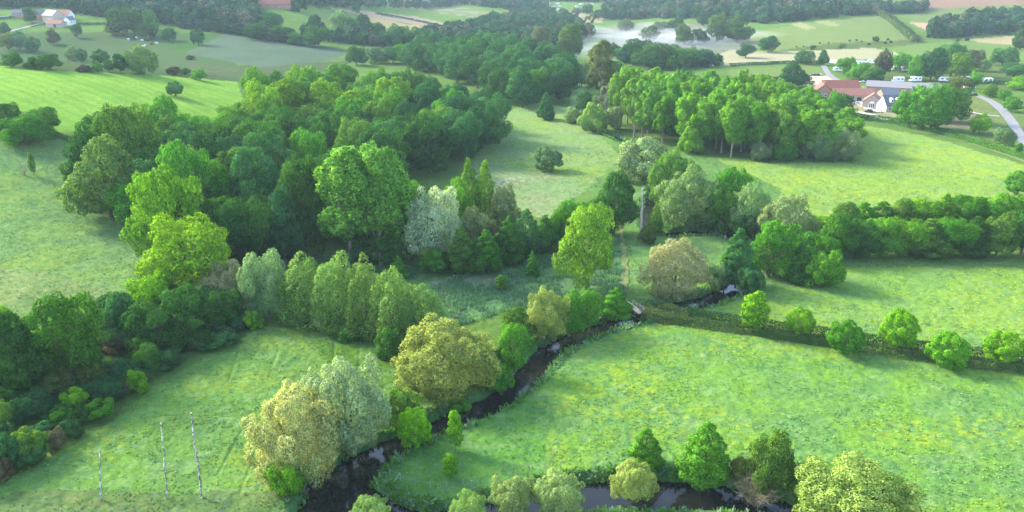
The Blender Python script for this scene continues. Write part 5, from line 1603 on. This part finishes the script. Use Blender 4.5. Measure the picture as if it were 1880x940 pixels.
house('farmhouse', 'main left farm building with a long slate roof and stone gable', 99, 40, 20, 11, 6.0, 11.0, -35, 'slate', 'palebrick', 'farmhouse', 4, 2, chimneys=((6, 0),), group=LF)
house('farmhouse', 'red-roofed house at the right end of the left farm', 121, 36, 13, 9, 5.0, 9.0, -8, 'rooftile', 'whitewall', 'house', 3, 1, group=LF)
house('barn', 'low dull red-roofed barn at the front of the left farm', 104, 49, 15, 8, 3.0, 6.0, -6, 'rooftile', 'palebrick', 'barn', 3, 1, door=1.0, group=LF)
house('outbuilding', 'white-walled dark-roofed outbuilding ending the left farm', 129, 45, 8, 7, 4.5, 7.5, 75, 'slate', 'whitewall', 'outbuilding', 2, 1, group=LF)
tree('oak', 58, 14, 24, 42, 'dk3', 'dark dense tree between the two brick buildings of the left farm')
house('barn', 'huge red-tiled barn roof at the top edge of the photo, left of centre', 509, 14, 34, 14, 4.0, 11.0, 0, 'rooftile', 'brick', 'barn', 4, 1)

# ---------------------------------------------------------------- vehicles
def caravan_proto():
    o = empty('caravan', (0, 0, 0))
    b = MB()
    prof = [(-3.0, 0.55), (2.7, 0.55), (3.0, 1.2), (2.75, 2.2), (2.2, 2.65), (-2.6, 2.75), (-3.0, 2.3)]
    b.prism([(y, z) for y, z in prof], -1.1, 1.1)
    put('body', b.mesh('body', [MAT['whitepaint']]), o)
    for s in (-1, 1):
        for y in (-1.6, 0.9):
            w = MB(); w.box((s * 1.11, y, 1.75), (0.03, 1.3, 0.65)); put('window', w.mesh('window', [MAT['glass']]), o)
    f = MB(); f.box((0, 2.93, 1.72), (1.6, 0.05, 0.6)); put('window', f.mesh('window', [MAT['glass']]), o)
    d = MB(); d.box((1.115, -0.35, 1.5), (0.03, 0.7, 1.75)); put('door', d.mesh('door', [MAT['palecar']]), o)
    for s in (-1, 1):
        w = MB(); w.cyl((s * 0.98, -0.1, 0.36), 0.36, 0.24, 'x'); put('wheel', w.mesh('wheel', [MAT['tyre']]), o)
    h = MB(); h.tube([(0.4, 3.0, 0.6), (0, 4.1, 0.5)], [.05, .05], 5); h.tube([(-0.4, 3.0, 0.6), (0, 4.1, 0.5)], [.05, .05], 5)
    put('drawbar', h.mesh('drawbar', [MAT['tyre']]), o)
    return o

def motorhome_proto():
    o = empty('motorhome', (0, 0, 0))
    b = MB()
    prof = [(-3.2, 0.5), (3.3, 0.5), (3.35, 1.15), (2.6, 1.35), (2.15, 1.95), (2.55, 2.2), (2.4, 2.9), (-3.2, 2.95)]
    b.prism(prof, -1.1, 1.1)
    put('body', b.mesh('body', [MAT['whitepaint']]), o)
    w = MB(); w.add([(-0.95, 2.64, 1.36), (0.95, 2.64, 1.36), (0.95, 2.2, 1.93), (-0.95, 2.2, 1.93)], [(0, 1, 2, 3)])
    put('windscreen', w.mesh('windscreen', [MAT['glass']]), o)
    for s in (-1, 1):
        for y in (-2.0, 0.2):
            w = MB(); w.box((s * 1.11, y, 1.95), (0.03, 1.1, 0.65)); put('window', w.mesh('window', [MAT['glass']]), o)
        for y in (-1.9, 2.3):
            k = MB(); k.cyl((s * 0.98, y, 0.36), 0.36, 0.24, 'x'); put('wheel', k.mesh('wheel', [MAT['tyre']]), o)
        l = MB(); l.box((s * 0.8, 3.36, 0.85), (0.35, 0.05, 0.2)); put('headlight', l.mesh('headlight', [MAT['palecar']]), o)
    return o

def car_proto(mat):
    o = empty('parked_car', (0, 0, 0))
    b = MB()
    prof = [(-2.1, 0.35), (2.1, 0.35), (2.15, 0.75), (1.1, 0.95), (-1.75, 1.0), (-2.1, 0.85)]
    b.prism(prof, -0.86, 0.86)
    prof2 = [(1.05, 0.96), (0.35, 1.45), (-1.1, 1.48), (-1.75, 1.01)]
    b.prism(prof2, -0.74, 0.74)
    put('body', b.mesh('body', [MAT[mat]]), o)
    g = MB()
    for s in (-1, 1):
        g.add([(s * 0.75, 0.85, 1.03), (s * 0.75, 0.28, 1.40), (s * 0.75, -1.05, 1.42), (s * 0.75, -1.5, 1.05)], [(0, 1, 2, 3)])
    g.add([(-0.66, 1.01, 1.01), (0.66, 1.01, 1.01), (0.66, 0.40, 1.44), (-0.66, 0.40, 1.44)], [(0, 1, 2, 3)])
    g.add([(-0.66, -1.75, 1.04), (0.66, -1.75, 1.04), (0.66, -1.17, 1.46), (-0.66, -1.17, 1.46)], [(0, 1, 2, 3)])
    put('window', g.mesh('window', [MAT['glass']]), o)
    for s in (-1, 1):
        for y in (-1.3, 1.35):
            k = MB(); k.cyl((s * 0.78, y, 0.32), 0.32, 0.2, 'x'); put('wheel', k.mesh('wheel', [MAT['tyre']]), o)
        l = MB(); l.box((s * 0.6, 2.13, 0.66), (0.35, 0.06, 0.14)); put('headlight', l.mesh('headlight', [MAT['whitepaint']]), o)
    return o

def copy_tree(o):
    c = o.copy(); COL.objects.link(c)
    for ch in o.children:
        d = ch.copy(); COL.objects.link(d); d.parent = c
    return c
_used = {}
def vehicle(kind, make, px, py, ang, label, cat, group, scale=1.0):
    if kind not in _used:
        o = make(); _used[kind] = o
    else:
        o = copy_tree(_used[kind])
    q = P(px, py)
    o.location = (q[0], q[1], q[2] + 0.03)
    o.rotation_euler = (0, 0, R(ang))
    o.scale = (scale,) * 3
    return tag(o, label, cat, group)
CG = 'white campers on the camp field'
for px, py, ang, kind, lab in [
    (1579, 120, 80, 'm', 'white motorhome, largest on the camp field, right of the bright green trees'), (1598, 117, 60, 'm', 'white motorhome next to the tall brownish tree, pointing away'),
    (1538, 131, 75, 'c', 'white caravan at the head of the camp lane, left of the green trees'), (1531, 117, 30, 'c', 'small white caravan nearest the straw field'),
    (1616, 131, 85, 'c', 'white caravan under the tall brownish tree'), (1644, 130, 95, 'm', 'white motorhome in the open, right of the tall brownish tree'),
    (1661, 131, 80, 'c', 'white caravan partly behind the bright tree at the grove'), (1659, 117, 70, 'c', 'white caravan behind the spreading green tree'),
    (1648, 151, 88, 'm', 'long white motorhome behind the grey barn roofs'), (1680, 150, 92, 'm', 'white motorhome right of the long grey barn'),
    (1732, 150, 70, 'c', 'white caravan at the foot of the camp grove'), (1770, 149, 80, 'c', 'white caravan right of the camp grove, half hidden'),
    (1811, 152, 92, 'c', 'long white trailer behind the dark clipped hedge'), (1779, 163, 30, 'c', 'small white trailer by the hedge near the two dark cars'), (1575, 139, 60, 'c', 'pale caravan under the second bright green tree')]:
    vehicle(kind, caravan_proto if kind == 'c' else motorhome_proto, px, py, ang, lab, 'caravan' if kind == 'c' else 'motorhome', CG, 1.1)
for px, py, ang, mat, lab in [
    (1583, 152, 80, 'palecar', 'silver car parked behind the large red barn'), (1777, 173, 85, 'darkcar', 'dark car, left of two parked by the lane bend'), (1787, 176, 80, 'darkcar', 'dark car, right of two parked by the lane bend'),
    (1797, 137, 85, 'palecar', 'silver car alone on the grass right of the camp grove'), (1588, 121, 85, 'darkcar', 'dark car right of the largest white motorhome'),
    (1492, 139, 85, 'darkcar', 'dark car, left end of the row in the yard'), (1499, 139, 85, 'darkcar', 'dark car in the middle of the yard row'), (1506, 139, 85, 'palecar', 'silver car, right end of the row in the yard'),
    (1609, 164, 20, 'bluecar', 'blue car in the court between the farm roofs'), (1595, 206, 70, 'darkcar', 'dark car before the arched-window house'), (1612, 206, 30, 'palecar', 'pale car before the white-gabled cottage'),
    (1572, 192, 80, 'palecar', 'silver car in front of the long low red barn'),
    (4, 32, 85, 'palecar', 'silver car, left one at the left farm'), (12, 31, 85, 'palecar', 'silver car, right one at the left farm')]:
    vehicle(mat, lambda m=mat: car_proto(m), px, py, ang, lab, 'car', 'parked cars')
# far camp and village in the haze
_rv = random.Random(11)
FAR = []
for i in range(20):
    px, py = _rv.uniform(1005, 1122), _rv.uniform(8, 30)
    FAR.append((px, py))
FAR.sort()
for i, (px, py) in enumerate(FAR):
    vehicle('c', caravan_proto, px, py, _rv.uniform(60, 120), 'tiny white caravan of the far camp in the haze beyond the middle wood', 'caravan', 'white caravans of the far camp', 1.05)
for px, py, L, rf, lab in [(1000, 12, 16, 'rooftile', 'small far red-roofed house left of the far camp'), (1260, 6, 18, 'rooftile', 'small far red-roofed house on the wooded ridge, left of two'), (1375, 6, 20, 'rooftile', 'small far red-roofed house on the wooded ridge, right of two'),
                       (788, 8, 16, 'slate', 'small far house with grey roof on the pale far field'), (612, 5, 14, 'slate', 'small far grey-roofed house at the top edge near the huge barn'), (806, 8, 12, 'slate', 'small far grey-roofed house, right one on the pale far field')]:
    house('house', lab, px, py, L, 9, 4.5, 8, _rv.uniform(-20, 20), rf, 'whitewall', 'house', 2, 1, simple=True)

# ---------------------------------------------------------------- cattle
def cow_mesh(mat):
    V = [(0, -0.75, 1.05), (0, -0.2, 1.02), (0, 0.45, 1.05), (0, 0.85, 1.2), (0, 1.15, 1.12), (0, 1.45, 0.95),
         (0.26, -0.78, 0.95), (0.27, -0.70, 0.55), (0.27, -0.78, 0.28), (0.27, -0.74, 0.0), (-0.26, -0.78, 0.95), (-0.27, -0.62, 0.55), (-0.27, -0.70, 0.28), (-0.27, -0.66, 0.0),
         (0.24, 0.5, 0.9), (0.24, 0.52, 0.45), (0.24, 0.5, 0.0), (-0.24, 0.5, 0.9), (-0.24, 0.6, 0.45), (-0.24, 0.58, 0.0), (0, -1.0, 1.05), (0, -1.08, 0.5), (0.2, 1.12, 1.2), (-0.2, 1.12, 1.2)]
    E = [(0, 1), (1, 2), (2, 3), (3, 4), (4, 5), (0, 6), (6, 7), (7, 8), (8, 9), (0, 10), (10, 11), (11, 12), (12, 13), (2, 14), (14, 15), (15, 16), (2, 17), (17, 18), (18, 19), (0, 20), (20, 21), (4, 22), (4, 23)]
    rad = [0.36, 0.42, 0.38, 0.24, 0.17, 0.10, 0.18, 0.10, 0.065, 0.07, 0.18, 0.10, 0.065, 0.07, 0.15, 0.08, 0.06, 0.15, 0.08, 0.06, 0.05, 0.04, 0.05, 0.05]
    me = bpy.data.meshes.new('cow')
    me.from_pydata(V, E, [])
    me.materials.append(mat)
    o = put('cow', me)
    sk = o.modifiers.new('skin', 'SKIN')
    for i, r in enumerate(rad):
        d = me.skin_vertices[0].data[i]
        d.radius = (r, r)
    me.skin_vertices[0].data[1].use_root = True
    ss = o.modifiers.new('smooth', 'SUBSURF'); ss.levels = 1; ss.render_levels = 1
    return o
cows = {}
for px, py, c, ang, lab in [(236, 74, 'w', 80, 'white cow furthest left on the olive pasture'), (251, 71, 'w', 60, 'white cow at the top of the herd, second from left'), (261, 76, 'w', 100, 'small white cow left of two black ones'),
        (266, 75, 'b', 85, 'black cow, left of two side by side in the herd'), (271, 77, 'b', 70, 'black cow, right of two side by side in the herd'), (274, 69, 'w', 10, 'pale cow at the top right of the herd'), (288, 81, 'w', 85, 'white cow at the right end of the herd'),
        (279, 83, 'b', 95, 'black cow left of the white one at the right end'), (263, 87, 'w', 90, 'white cow lowest in the herd'), (267, 85, 'w', 30, 'white cow touching the lowest cow of the herd')]:
    if c not in cows:
        o = cow_mesh(MAT['cowwhite' if c == 'w' else 'cowblack']); cows[c] = o
    else:
        o = cows[c].copy(); COL.objects.link(o)
    q = P(px, py)
    o.location = (q[0], q[1], q[2]); o.rotation_euler = (0, 0, R(ang)); o.scale = (1.25,) * 3
    tag(o, lab, 'cow', 'cattle on the olive pasture')

# ---------------------------------------------------------------- dead trunk, birch trunks, bare trees
def top_z(px, pytop, q):
    lo, hi = 0.2, 40
    for _ in range(18):
        m = (lo + hi) / 2
        if project(q[0], q[1], q[2] + m)[1] > pytop: lo = m
        else: hi = m
    return lo
def pole(name, x0, y0, x1, y1, r0, r1, mat, label, cat, wob=0.12, stubs=0, seed=1):
    q = P(x0, y0)
    h = top_z(x1, y1, q)
    _, _, dep = project(q[0], q[1], q[2] + h)
    dx = (x1 - project(q[0], q[1], q[2] + h)[0]) * dep / FPX
    rng = np.random.default_rng(seed)
    mb = MB()
    n = 14
    pts = [(dx * t + rng.normal(0, wob * 0.5) * math.sin(math.pi * t), rng.normal(0, wob * 0.3), -0.5 + (h + 0.5) * t) for t in np.linspace(0, 1, n)]
    mb.tube(pts, [(r0 * (1 - t) + r1 * t) * rng.uniform(0.88, 1.12) for t in np.linspace(0, 1, n)], 9)
    o = empty(name, (q[0], q[1], q[2]))
    mb.build('trunk', [MAT[mat]], o)
    for i in range(stubs):
        s = MB()
        k = rng.integers(5, n - 1)
        a = rng.uniform(0, 6.28); l = rng.uniform(0.5, 1.4)
        p = np.array(pts[k])
        s.tube([p, p + np.array([math.cos(a) * l, math.sin(a) * l, l * 0.8])], [r1 * 0.9, r1 * 0.3], 5)
        s.build('branch_stub', [MAT[mat]], o)
    return tag(o, label, cat)
pole('dead_trunk', 1177, 441, 1179, 346, 0.42, 0.2, 'deadwood', 'tall pale dead trunk with a broken top, standing by the upper bend', 'dead tree', 0.2, 5, 3)
tree('bush', 1188, 415, 34, 450, 'ol', 'ivy-green scrub at the foot of the pale dead trunk', None)
pole('birch_trunk', 184, 918, 183, 826, 0.12, 0.10, 'birch', 'bare birch trunk, leftmost and shortest of three in the lower left meadow', 'birch trunk', 0.1, 1, 5)
pole('birch_trunk', 306, 916, 296, 775, 0.10, 0.065, 'birch', 'thin bare birch trunk, middle one of three in the lower left meadow', 'birch trunk', 0.18, 1, 6)
pole('birch_trunk', 371, 913, 351, 758, 0.15, 0.115, 'birch', 'thickest and tallest bare birch trunk, rightmost of three in the lower left meadow', 'birch trunk', 0.14, 2, 7)

def bare_tree(name, px, yt, w, yb, mat, label, seed, dens=26, leaves=None, cat='shrub'):
    q, W, H = solve('bush', px, yt, w, yb)
    H = max(H, 1.5)
    rng = np.random.default_rng(seed)
    mb = MB()
    for i in range(dens):
        a = rng.uniform(0, 6.28); out = math.sqrt(rng.uniform(0.05, 1.0))
        tip = np.array([math.cos(a) * W / 2 * out, math.sin(a) * W / 2 * out, H * (1.05 - 0.5 * out ** 2)])
        m1 = tip * np.array([0.35, 0.35, 0.5]) + rng.normal(0, 0.04 * W, 3)
        m2 = tip * np.array([0.72, 0.72, 0.82]) + rng.normal(0, 0.03 * W, 3)
        mb.tube([(0, 0, -0.2), m1, m2, tip], [0.07, 0.045, 0.03, 0.012], 4)
        for k in range(4):
            b = m1 + (tip - m1) * rng.uniform(0.2, 0.95)
            e = b + (tip - m1) * 0.28 + rng.normal(0, 0.10 * W, 3)
            mb.tube([b, (b + e) / 2 + rng.normal(0, 0.02 * W, 3), e], [0.025, 0.017, 0.008], 3)
    o = mb.build(name, [MAT[mat]], None, (q[0], q[1], q[2]))
    return tag(o, label, cat)
bare_tree('bare_shrub', 1386, 866, 84, 948, 'twig', 'bare straw-coloured twiggy shrub by the water at the bottom edge', 3, 70)
bare_tree('bare_tree', 1409, 428, 80, 520, 'twig', 'bare brown willow with drooping boughs in the right clump', 4, 40, cat='tree')
bare_tree('bare_tree', 846, 312, 44, 400, 'palebark', 'bare grey boughs sticking out above the silver willow', 5, 16, cat='tree')
bare_tree('fallen_bough', 45, 300, 44, 326, 'palebark', 'fallen grey bough beside the thin leafy sapling on the left slope', 6, 12, cat='bough')

# ---------------------------------------------------------------- footbridge, bank fence
a, b = P(1156, 562), P(1178, 577)
d = Vector((b[0] - a[0], b[1] - a[1], 0)); L = d.length; ang = math.atan2(d.y, d.x)
br = empty('footbridge', ((a[0] + b[0]) / 2, (a[1] + b[1]) / 2, 0.25), ang)
tag(br, 'small pale-railed plank footbridge over the stream at the hedge end', 'footbridge')
mb = MB()
nplank = int(L / 0.3)
for i in range(nplank):
    mb.box((-L / 2 + (i + 0.5) * L / nplank, 0, 0), (L / nplank - 0.03, 1.3, 0.06))
mb.build('deck', [MAT['greywood']], br)
for s in (-1, 1):
    mb = MB(); mb.box((0, s * 0.55, -0.17), (L, 0.2, 0.25)); mb.build('beam', [MAT['darkwood']], br)
    mb = MB(); mb.box((0, s * 0.72, 1.05), (L, 0.07, 0.09)); mb.box((0, s * 0.72, 0.55), (L, 0.05, 0.07)); mb.build('handrail', [MAT['greywood']], br)
    for k in range(4):
        mb = MB(); mb.box((-L / 2 + 0.1 + k * (L - 0.2) / 3, s * 0.64, 0.45), (0.12, 0.1, 1.25)); mb.build('post', [MAT['greywood']], br)
a, b = P(1146, 577), P(1166, 584)
mb = MB(); mb.tube([(a[0], a[1], 0.3), (b[0], b[1], 0.35)], [0.11, 0.11], 7)
tag(mb.build('barrier_pole', [MAT['greywood']]), 'pale pole laid across the stream just below the footbridge', 'pole')

fl = world_line([(716, 872, 0), (762, 892, 0), (820, 896, 0), (880, 884, 0), (940, 868, 0), (1000, 862, 0), (1060, 858, 0), (1130, 857, 0), (1210, 853, 0), (1260, 850, 0), (1340, 856, 0)], 4)
fe = empty('wire_fence', (fl[0][0], fl[0][1], 0))
tag(fe, 'low post and wire fence along the bank of the meadow tip', 'fence')
tp = []
for i, (x, y, _) in enumerate(fl):
    zz = float(height(np.array([x]), np.array([y]))[0])
    if i % 2 == 0:
        mb = MB(); mb.tube([(x - fl[0][0], y - fl[0][1], zz - 0.3), (x - fl[0][0], y - fl[0][1], zz + 1.15)], [0.055, 0.05], 6); mb.build('post', [MAT['greywood']], fe)
    tp.append((x - fl[0][0], y - fl[0][1], zz + 1.0 - (0.1 if i % 2 else 0)))
mb = MB(); mb.tube(tp, [0.01] * len(tp), 4); mb.build('wire', [MAT['greywood']], fe)
q = P(722, 884)
mb = MB(); mb.tube([(0, 0, -0.2), (0.9, 0.9, 0.9)], [0.08, 0.07], 6)
tag(mb.build('leaning_post', [MAT['greywood']], None, (q[0], q[1], q[2])), 'pale leaning post at the tip of the meadow inside the bend', 'post')
q = P(865, 898)
mb = MB(); mb.tube([(0, 0, -0.4), (0.05, 0, 1.4)], [0.09, 0.08], 7); mb.box((0.05, 0, 1.42), (0.24, 0.24, 0.05))
tag(mb.build('fence_post', [MAT['greywood']], None, (q[0], q[1], q[2])), 'grey upright post behind the pale willow at the bottom edge', 'post')

# ---------------------------------------------------------------- grass, reeds and bank plants nobody could count
def blades(name, x, y, z, h, wd, col, label=None, lean=0.5, n3=3, seed=1, bright=1.35):
    rng = np.random.default_rng(seed)
    n = len(x)
    Vs, Cs = [], []
    for k in range(n3):
        a = rng.uniform(0, 6.28, n)
        ux, uy = np.cos(a), np.sin(a)
        la = rng.normal(0, lean, (n, 2)) * h[:, None]
        bx, by = x + rng.normal(0, 0.12, n), y + rng.normal(0, 0.12, n)
        w = wd * rng.uniform(0.45, 1.7, n)
        p0 = np.column_stack([bx - ux * w / 2, by - uy * w / 2, z - 0.05])
        p1 = np.column_stack([bx + ux * w / 2, by + uy * w / 2, z - 0.05])
        p2 = np.column_stack([bx + la[:, 0] + ux * w * .3, by + la[:, 1] + uy * w * .3, z + h])
        p3 = np.column_stack([bx + la[:, 0] - ux * w * .3, by + la[:, 1] - uy * w * .3, z + h])
        Vs.append(np.stack([p0, p1, p2, p3], 1))
        c = col * bright * rng.uniform(0.75, 1.3, n)[:, None]
        Cs.append(np.repeat(np.column_stack([c, np.ones(n)])[:, None, :], 4, 1))
    Q = np.concatenate(Vs)
    gn = np.cross(Q[:, 1] - Q[:, 0], Q[:, 3] - Q[:, 0])
    fl_ = gn[:, 2] < 0
    Q[fl_] = Q[fl_][:, ::-1]
    gn[fl_] *= -1
    gn = gn / (np.linalg.norm(gn, axis=1)[:, None] + 1e-9)
    gn = 0.35 * gn + np.array([0, 0, 1.0])
    gn /= np.linalg.norm(gn, axis=1)[:, None]
    v = Q.reshape(-1, 3); c = np.concatenate(Cs).reshape(-1, 4)
    me = mesh_np(name, v, np.arange(len(v)).reshape(-1, 4), [MAT['sward']], {'tint': ('FLOAT_COLOR', c)})
    return tag(put(name, me), label, None, None, 'stuff')

rng = np.random.default_rng(77)
n = 170000
r = np.sqrt(rng.uniform(62 ** 2, 330 ** 2, n)); t = np.radians(rng.uniform(-38, 38, n))
gx, gy = r * np.sin(t), r * np.cos(t)
ii, jj = ground_at(gx, gy)
keep = (G['zone'][ii, jj] == 1) & (G['Z'][ii, jj] > height(gx, gy) - 0.9) & (rng.random(n) < 0.25 + 0.75 * S(0.4, 0.65, fbm(gx / 5, gy / 5, 3, 9)))
gx, gy, ii, jj = gx[keep], gy[keep], ii[keep], jj[keep]
gc = G['col'][ii, jj] * (0.9 + 0.25 * rng.random(len(gx)))[:, None]
def tussocks(name, x, y, z, col, label, seed):
    rng = np.random.default_rng(seed)
    Vs, Cs = [], []
    for k in range(2):
        n = len(x)
        nn = rng.normal(0, 0.5, (n, 3)); nn[:, 2] = 1
        nn /= np.linalg.norm(nn, axis=1)[:, None]
        t = rng.normal(0, 1, (n, 3)); t -= nn * (t * nn).sum(1)[:, None]; t /= np.linalg.norm(t, axis=1)[:, None]
        b = np.cross(nn, t)
        s = rng.uniform(0.15, 0.42, n)[:, None]
        p = np.column_stack([x + rng.normal(0, 0.2, n), y + rng.normal(0, 0.2, n), z + rng.uniform(0.03, 0.22, n)])
        Vs.append(np.stack([p - t * s * .5, p - b * s * .4, p + t * s * .5, p + b * s * .4], 1))
        Cs.append(np.repeat(np.column_stack([col * 1.38 * rng.uniform(0.8, 1.22, n)[:, None], np.ones(n)])[:, None, :], 4, 1))
    v = np.concatenate(Vs).reshape(-1, 3)
    me = mesh_np(name, v, np.arange(len(v)).reshape(-1, 4), [MAT['blades']], {'tint': ('FLOAT_COLOR', np.concatenate(Cs).reshape(-1, 4))})
    return tag(put(name, me), label, None, None, 'stuff')
tussocks('meadow_grass', gx, gy, G['Z'][ii, jj], gc, 'tussocky grass of the meadows', 5)

def bank_plants(name, rv, off, num, hmin, hmax, cols, label, seed, wd=0.3):
    rng = np.random.default_rng(seed)
    p = np.array([(a, b) for a, b, _ in rv]); w = np.array([c for _, _, c in rv])
    seg = np.hypot(*np.diff(p, axis=0).T); cum = np.concatenate([[0], np.cumsum(seg)])
    s = rng.uniform(0, cum[-1], num); k = np.clip(np.searchsorted(cum, s) - 1, 0, len(seg) - 1)
    tt = ((s - cum[k]) / seg[k])[:, None]
    c = p[k] * (1 - tt) + p[k + 1] * tt
    d = (p[k + 1] - p[k]) / seg[k][:, None]
    nx = np.column_stack([-d[:, 1], d[:, 0]])
    sd = rng.choice([-1, 1], num) * (w[k] + rng.uniform(off[0], off[1], num))
    q = c + nx * sd[:, None]
    ii, jj = ground_at(q[:, 0], q[:, 1])
    z = G['Z'][ii, jj]
    ok = np.ones(num, bool)
    for r2 in (RIVER_A, RIVER_B):
        dd, hw = polydist(q[:, 0], q[:, 1], r2)
        ok &= dd > hw - 0.2
    ok &= rng.random(num) < 0.3 + 0.7 * S(0.35, 0.6, fbm(q[:, 0] / 4, q[:, 1] / 4, 2, seed))
    q, z = q[ok], z[ok]
    m = len(q)
    cc = np.array([COLR[x] for x in cols])[rng.integers(0, len(cols), m)]
    hh = hmin + (hmax - hmin) * rng.random(m) ** 1.6 * (0.4 + 1.3 * fbm(q[:, 0] / 3, q[:, 1] / 3, 2, seed + 5))
    return blades(name, q[:, 0], q[:, 1], np.maximum(z, WATER_Z), hh, wd, cc, label, 0.6, 3, seed)
bank_plants('bank_reeds', RIVER_A, (-0.3, 1.8), 8000, 0.3, 0.9, ['fg', 'fg2', 'gg', 'og'], 'rank grass and reeds along the winding river banks', 81)
bank_plants('bank_reeds', RIVER_B, (-0.2, 1.7), 2300, 0.3, 0.7, ['fg', 'fg2', 'og', 'gg'], 'rank grass and reeds along the near bend', 82)
# reed bed of the wet meadow
px_, py_ = rng.uniform(690, 1150, 9000), rng.uniform(455, 605, 9000)
wet = [tuple(P(a, b)[:2]) for a, b in [(760, 520), (870, 500), (990, 470), (1140, 440), (1150, 545), (1060, 540), (940, 570), (840, 600)]]
wx = rng.uniform(min(p[0] for p in wet), max(p[0] for p in wet), 30000); wy = rng.uniform(min(p[1] for p in wet), max(p[1] for p in wet), 30000)
k = inpoly(wx, wy, wet) & (rng.random(30000) < S(0.35, 0.65, fbm(wx / 4, wy / 4, 3, 13)))
wx, wy = wx[k], wy[k]; ii, jj = ground_at(wx, wy)
cc = np.array([(0.10, 0.22, 0.11), (0.08, 0.2, 0.07), (0.15, 0.21, 0.15), (0.09, 0.23, 0.13)])[rng.integers(0, 4, len(wx))]
blades('reed_bed', wx, wy, G['Z'][ii, jj], rng.uniform(0.3, 0.8, len(wx)), 0.22, cc * np.array([0.85, 0.85, 0.7]), 'bluish reeds of the wet meadow in the centre', 0.3, 2, 15)

# ---------------------------------------------------------------- air: haze over the whole valley, mist lying in the far meadow
def volume_mat(name, dens, col, aniso=0.0):
    m, nt, out = new_mat(name)
    v = N(nt, 'ShaderNodeVolumePrincipled')
    v.inputs['Density'].default_value = dens
    v.inputs['Color'].default_value = (*col, 1)
    v.inputs['Anisotropy'].default_value = aniso
    nt.links.new(v.outputs[0], out.inputs['Volume'])
    return m
HAZE = 0.00009
hm = MB(); hm.box((0, 0, 62), (11600, 11600, 140))
o = hm.build('haze', [volume_mat('haze_air', HAZE, (0.66, 0.88, 1.0))])
o['kind'] = 'stuff'

def mist(px, py, rx, ry, rz, dens, label, seed):
    q = P(px, py)
    vs, fs = [], []
    nu, nv = 28, 12
    rng = np.random.default_rng(seed)
    for i in range(nv + 1):
        for j in range(nu):
            th = math.pi * i / nv; ph = 2 * math.pi * j / nu
            k = 1 + 0.28 * math.sin(3 * ph + seed) * math.sin(th) + 0.14 * math.sin(7 * ph + 2 * seed)
            vs.append((rx * k * math.sin(th) * math.cos(ph), ry * k * math.sin(th) * math.sin(ph), rz * math.cos(th) * (1 + 0.25 * math.sin(2 * ph + seed))))
    for i in range(nv):
        for j in range(nu):
            fs.append((i * nu + j, (i + 1) * nu + j, (i + 1) * nu + (j + 1) % nu, i * nu + (j + 1) % nu))
    me = bpy.data.meshes.new('mist'); me.from_pydata(vs, [], fs); me.update()
    me.materials.append(volume_mat('mist_air', dens, (0.95, 0.97, 1.0)))
    o = put('mist', me, None, (q[0], q[1], q[2] + rz * 0.35))
    return tag(o, label, None, None, 'stuff')
mist(1215, 76, 62, 60, 8, 0.0026, 'thickest white mist lying between the far willows', 1)
mist(1290, 70, 70, 55, 7, 0.0026, 'white mist drifting right of the far willows', 2)
mist(1130, 84, 55, 70, 6, 0.0022, 'white mist left of the dark clump', 3)
mist(1075, 104, 25, 40, 5, 0.004, 'thin mist behind the tall tree with gaps', 4)
mist(1200, 62, 90, 120, 6, 0.0015, 'thin veil of mist over the far misty field', 5)

for k_, (mx_, my_, ra, rb, rc, dn, lab_) in enumerate([(1165, 70, 34, 14, 5, 0.009, 'wisp of mist at the left of the misty line'), (1252, 80, 30, 12, 9, 0.010, 'wisp of mist rising by the sparse olive tree'), (1305, 84, 46, 12, 4, 0.009, 'low wisp of mist on the lower edge of the misty field'),
        (1345, 72, 40, 16, 6, 0.006, 'faint wisp of mist before the pair of taller trees'), (1110, 92, 26, 12, 5, 0.009, 'wisp of mist behind the brownish mistletoe poplar'), (1062, 60, 40, 20, 6, 0.006, 'wisp of mist over the far pale field')]):
    mist(mx_, my_, ra, rb, rc, dn, lab_, 11 + k_)
for k_, (tx_, ty_, tw_, tb_) in enumerate([(1012, 12, 20, 30), (1034, 16, 22, 34), (1058, 14, 20, 32), (1078, 8, 20, 26), (1098, 18, 22, 36), (1118, 14, 20, 32)]):
    tree('oak', tx_, ty_, tw_, tb_, ['bl2', 'dk3', 'gt2'][k_ % 3], 'hazy dark tree among the far white caravans, %s from the left' % ORD[k_], 'trees of the far camp')
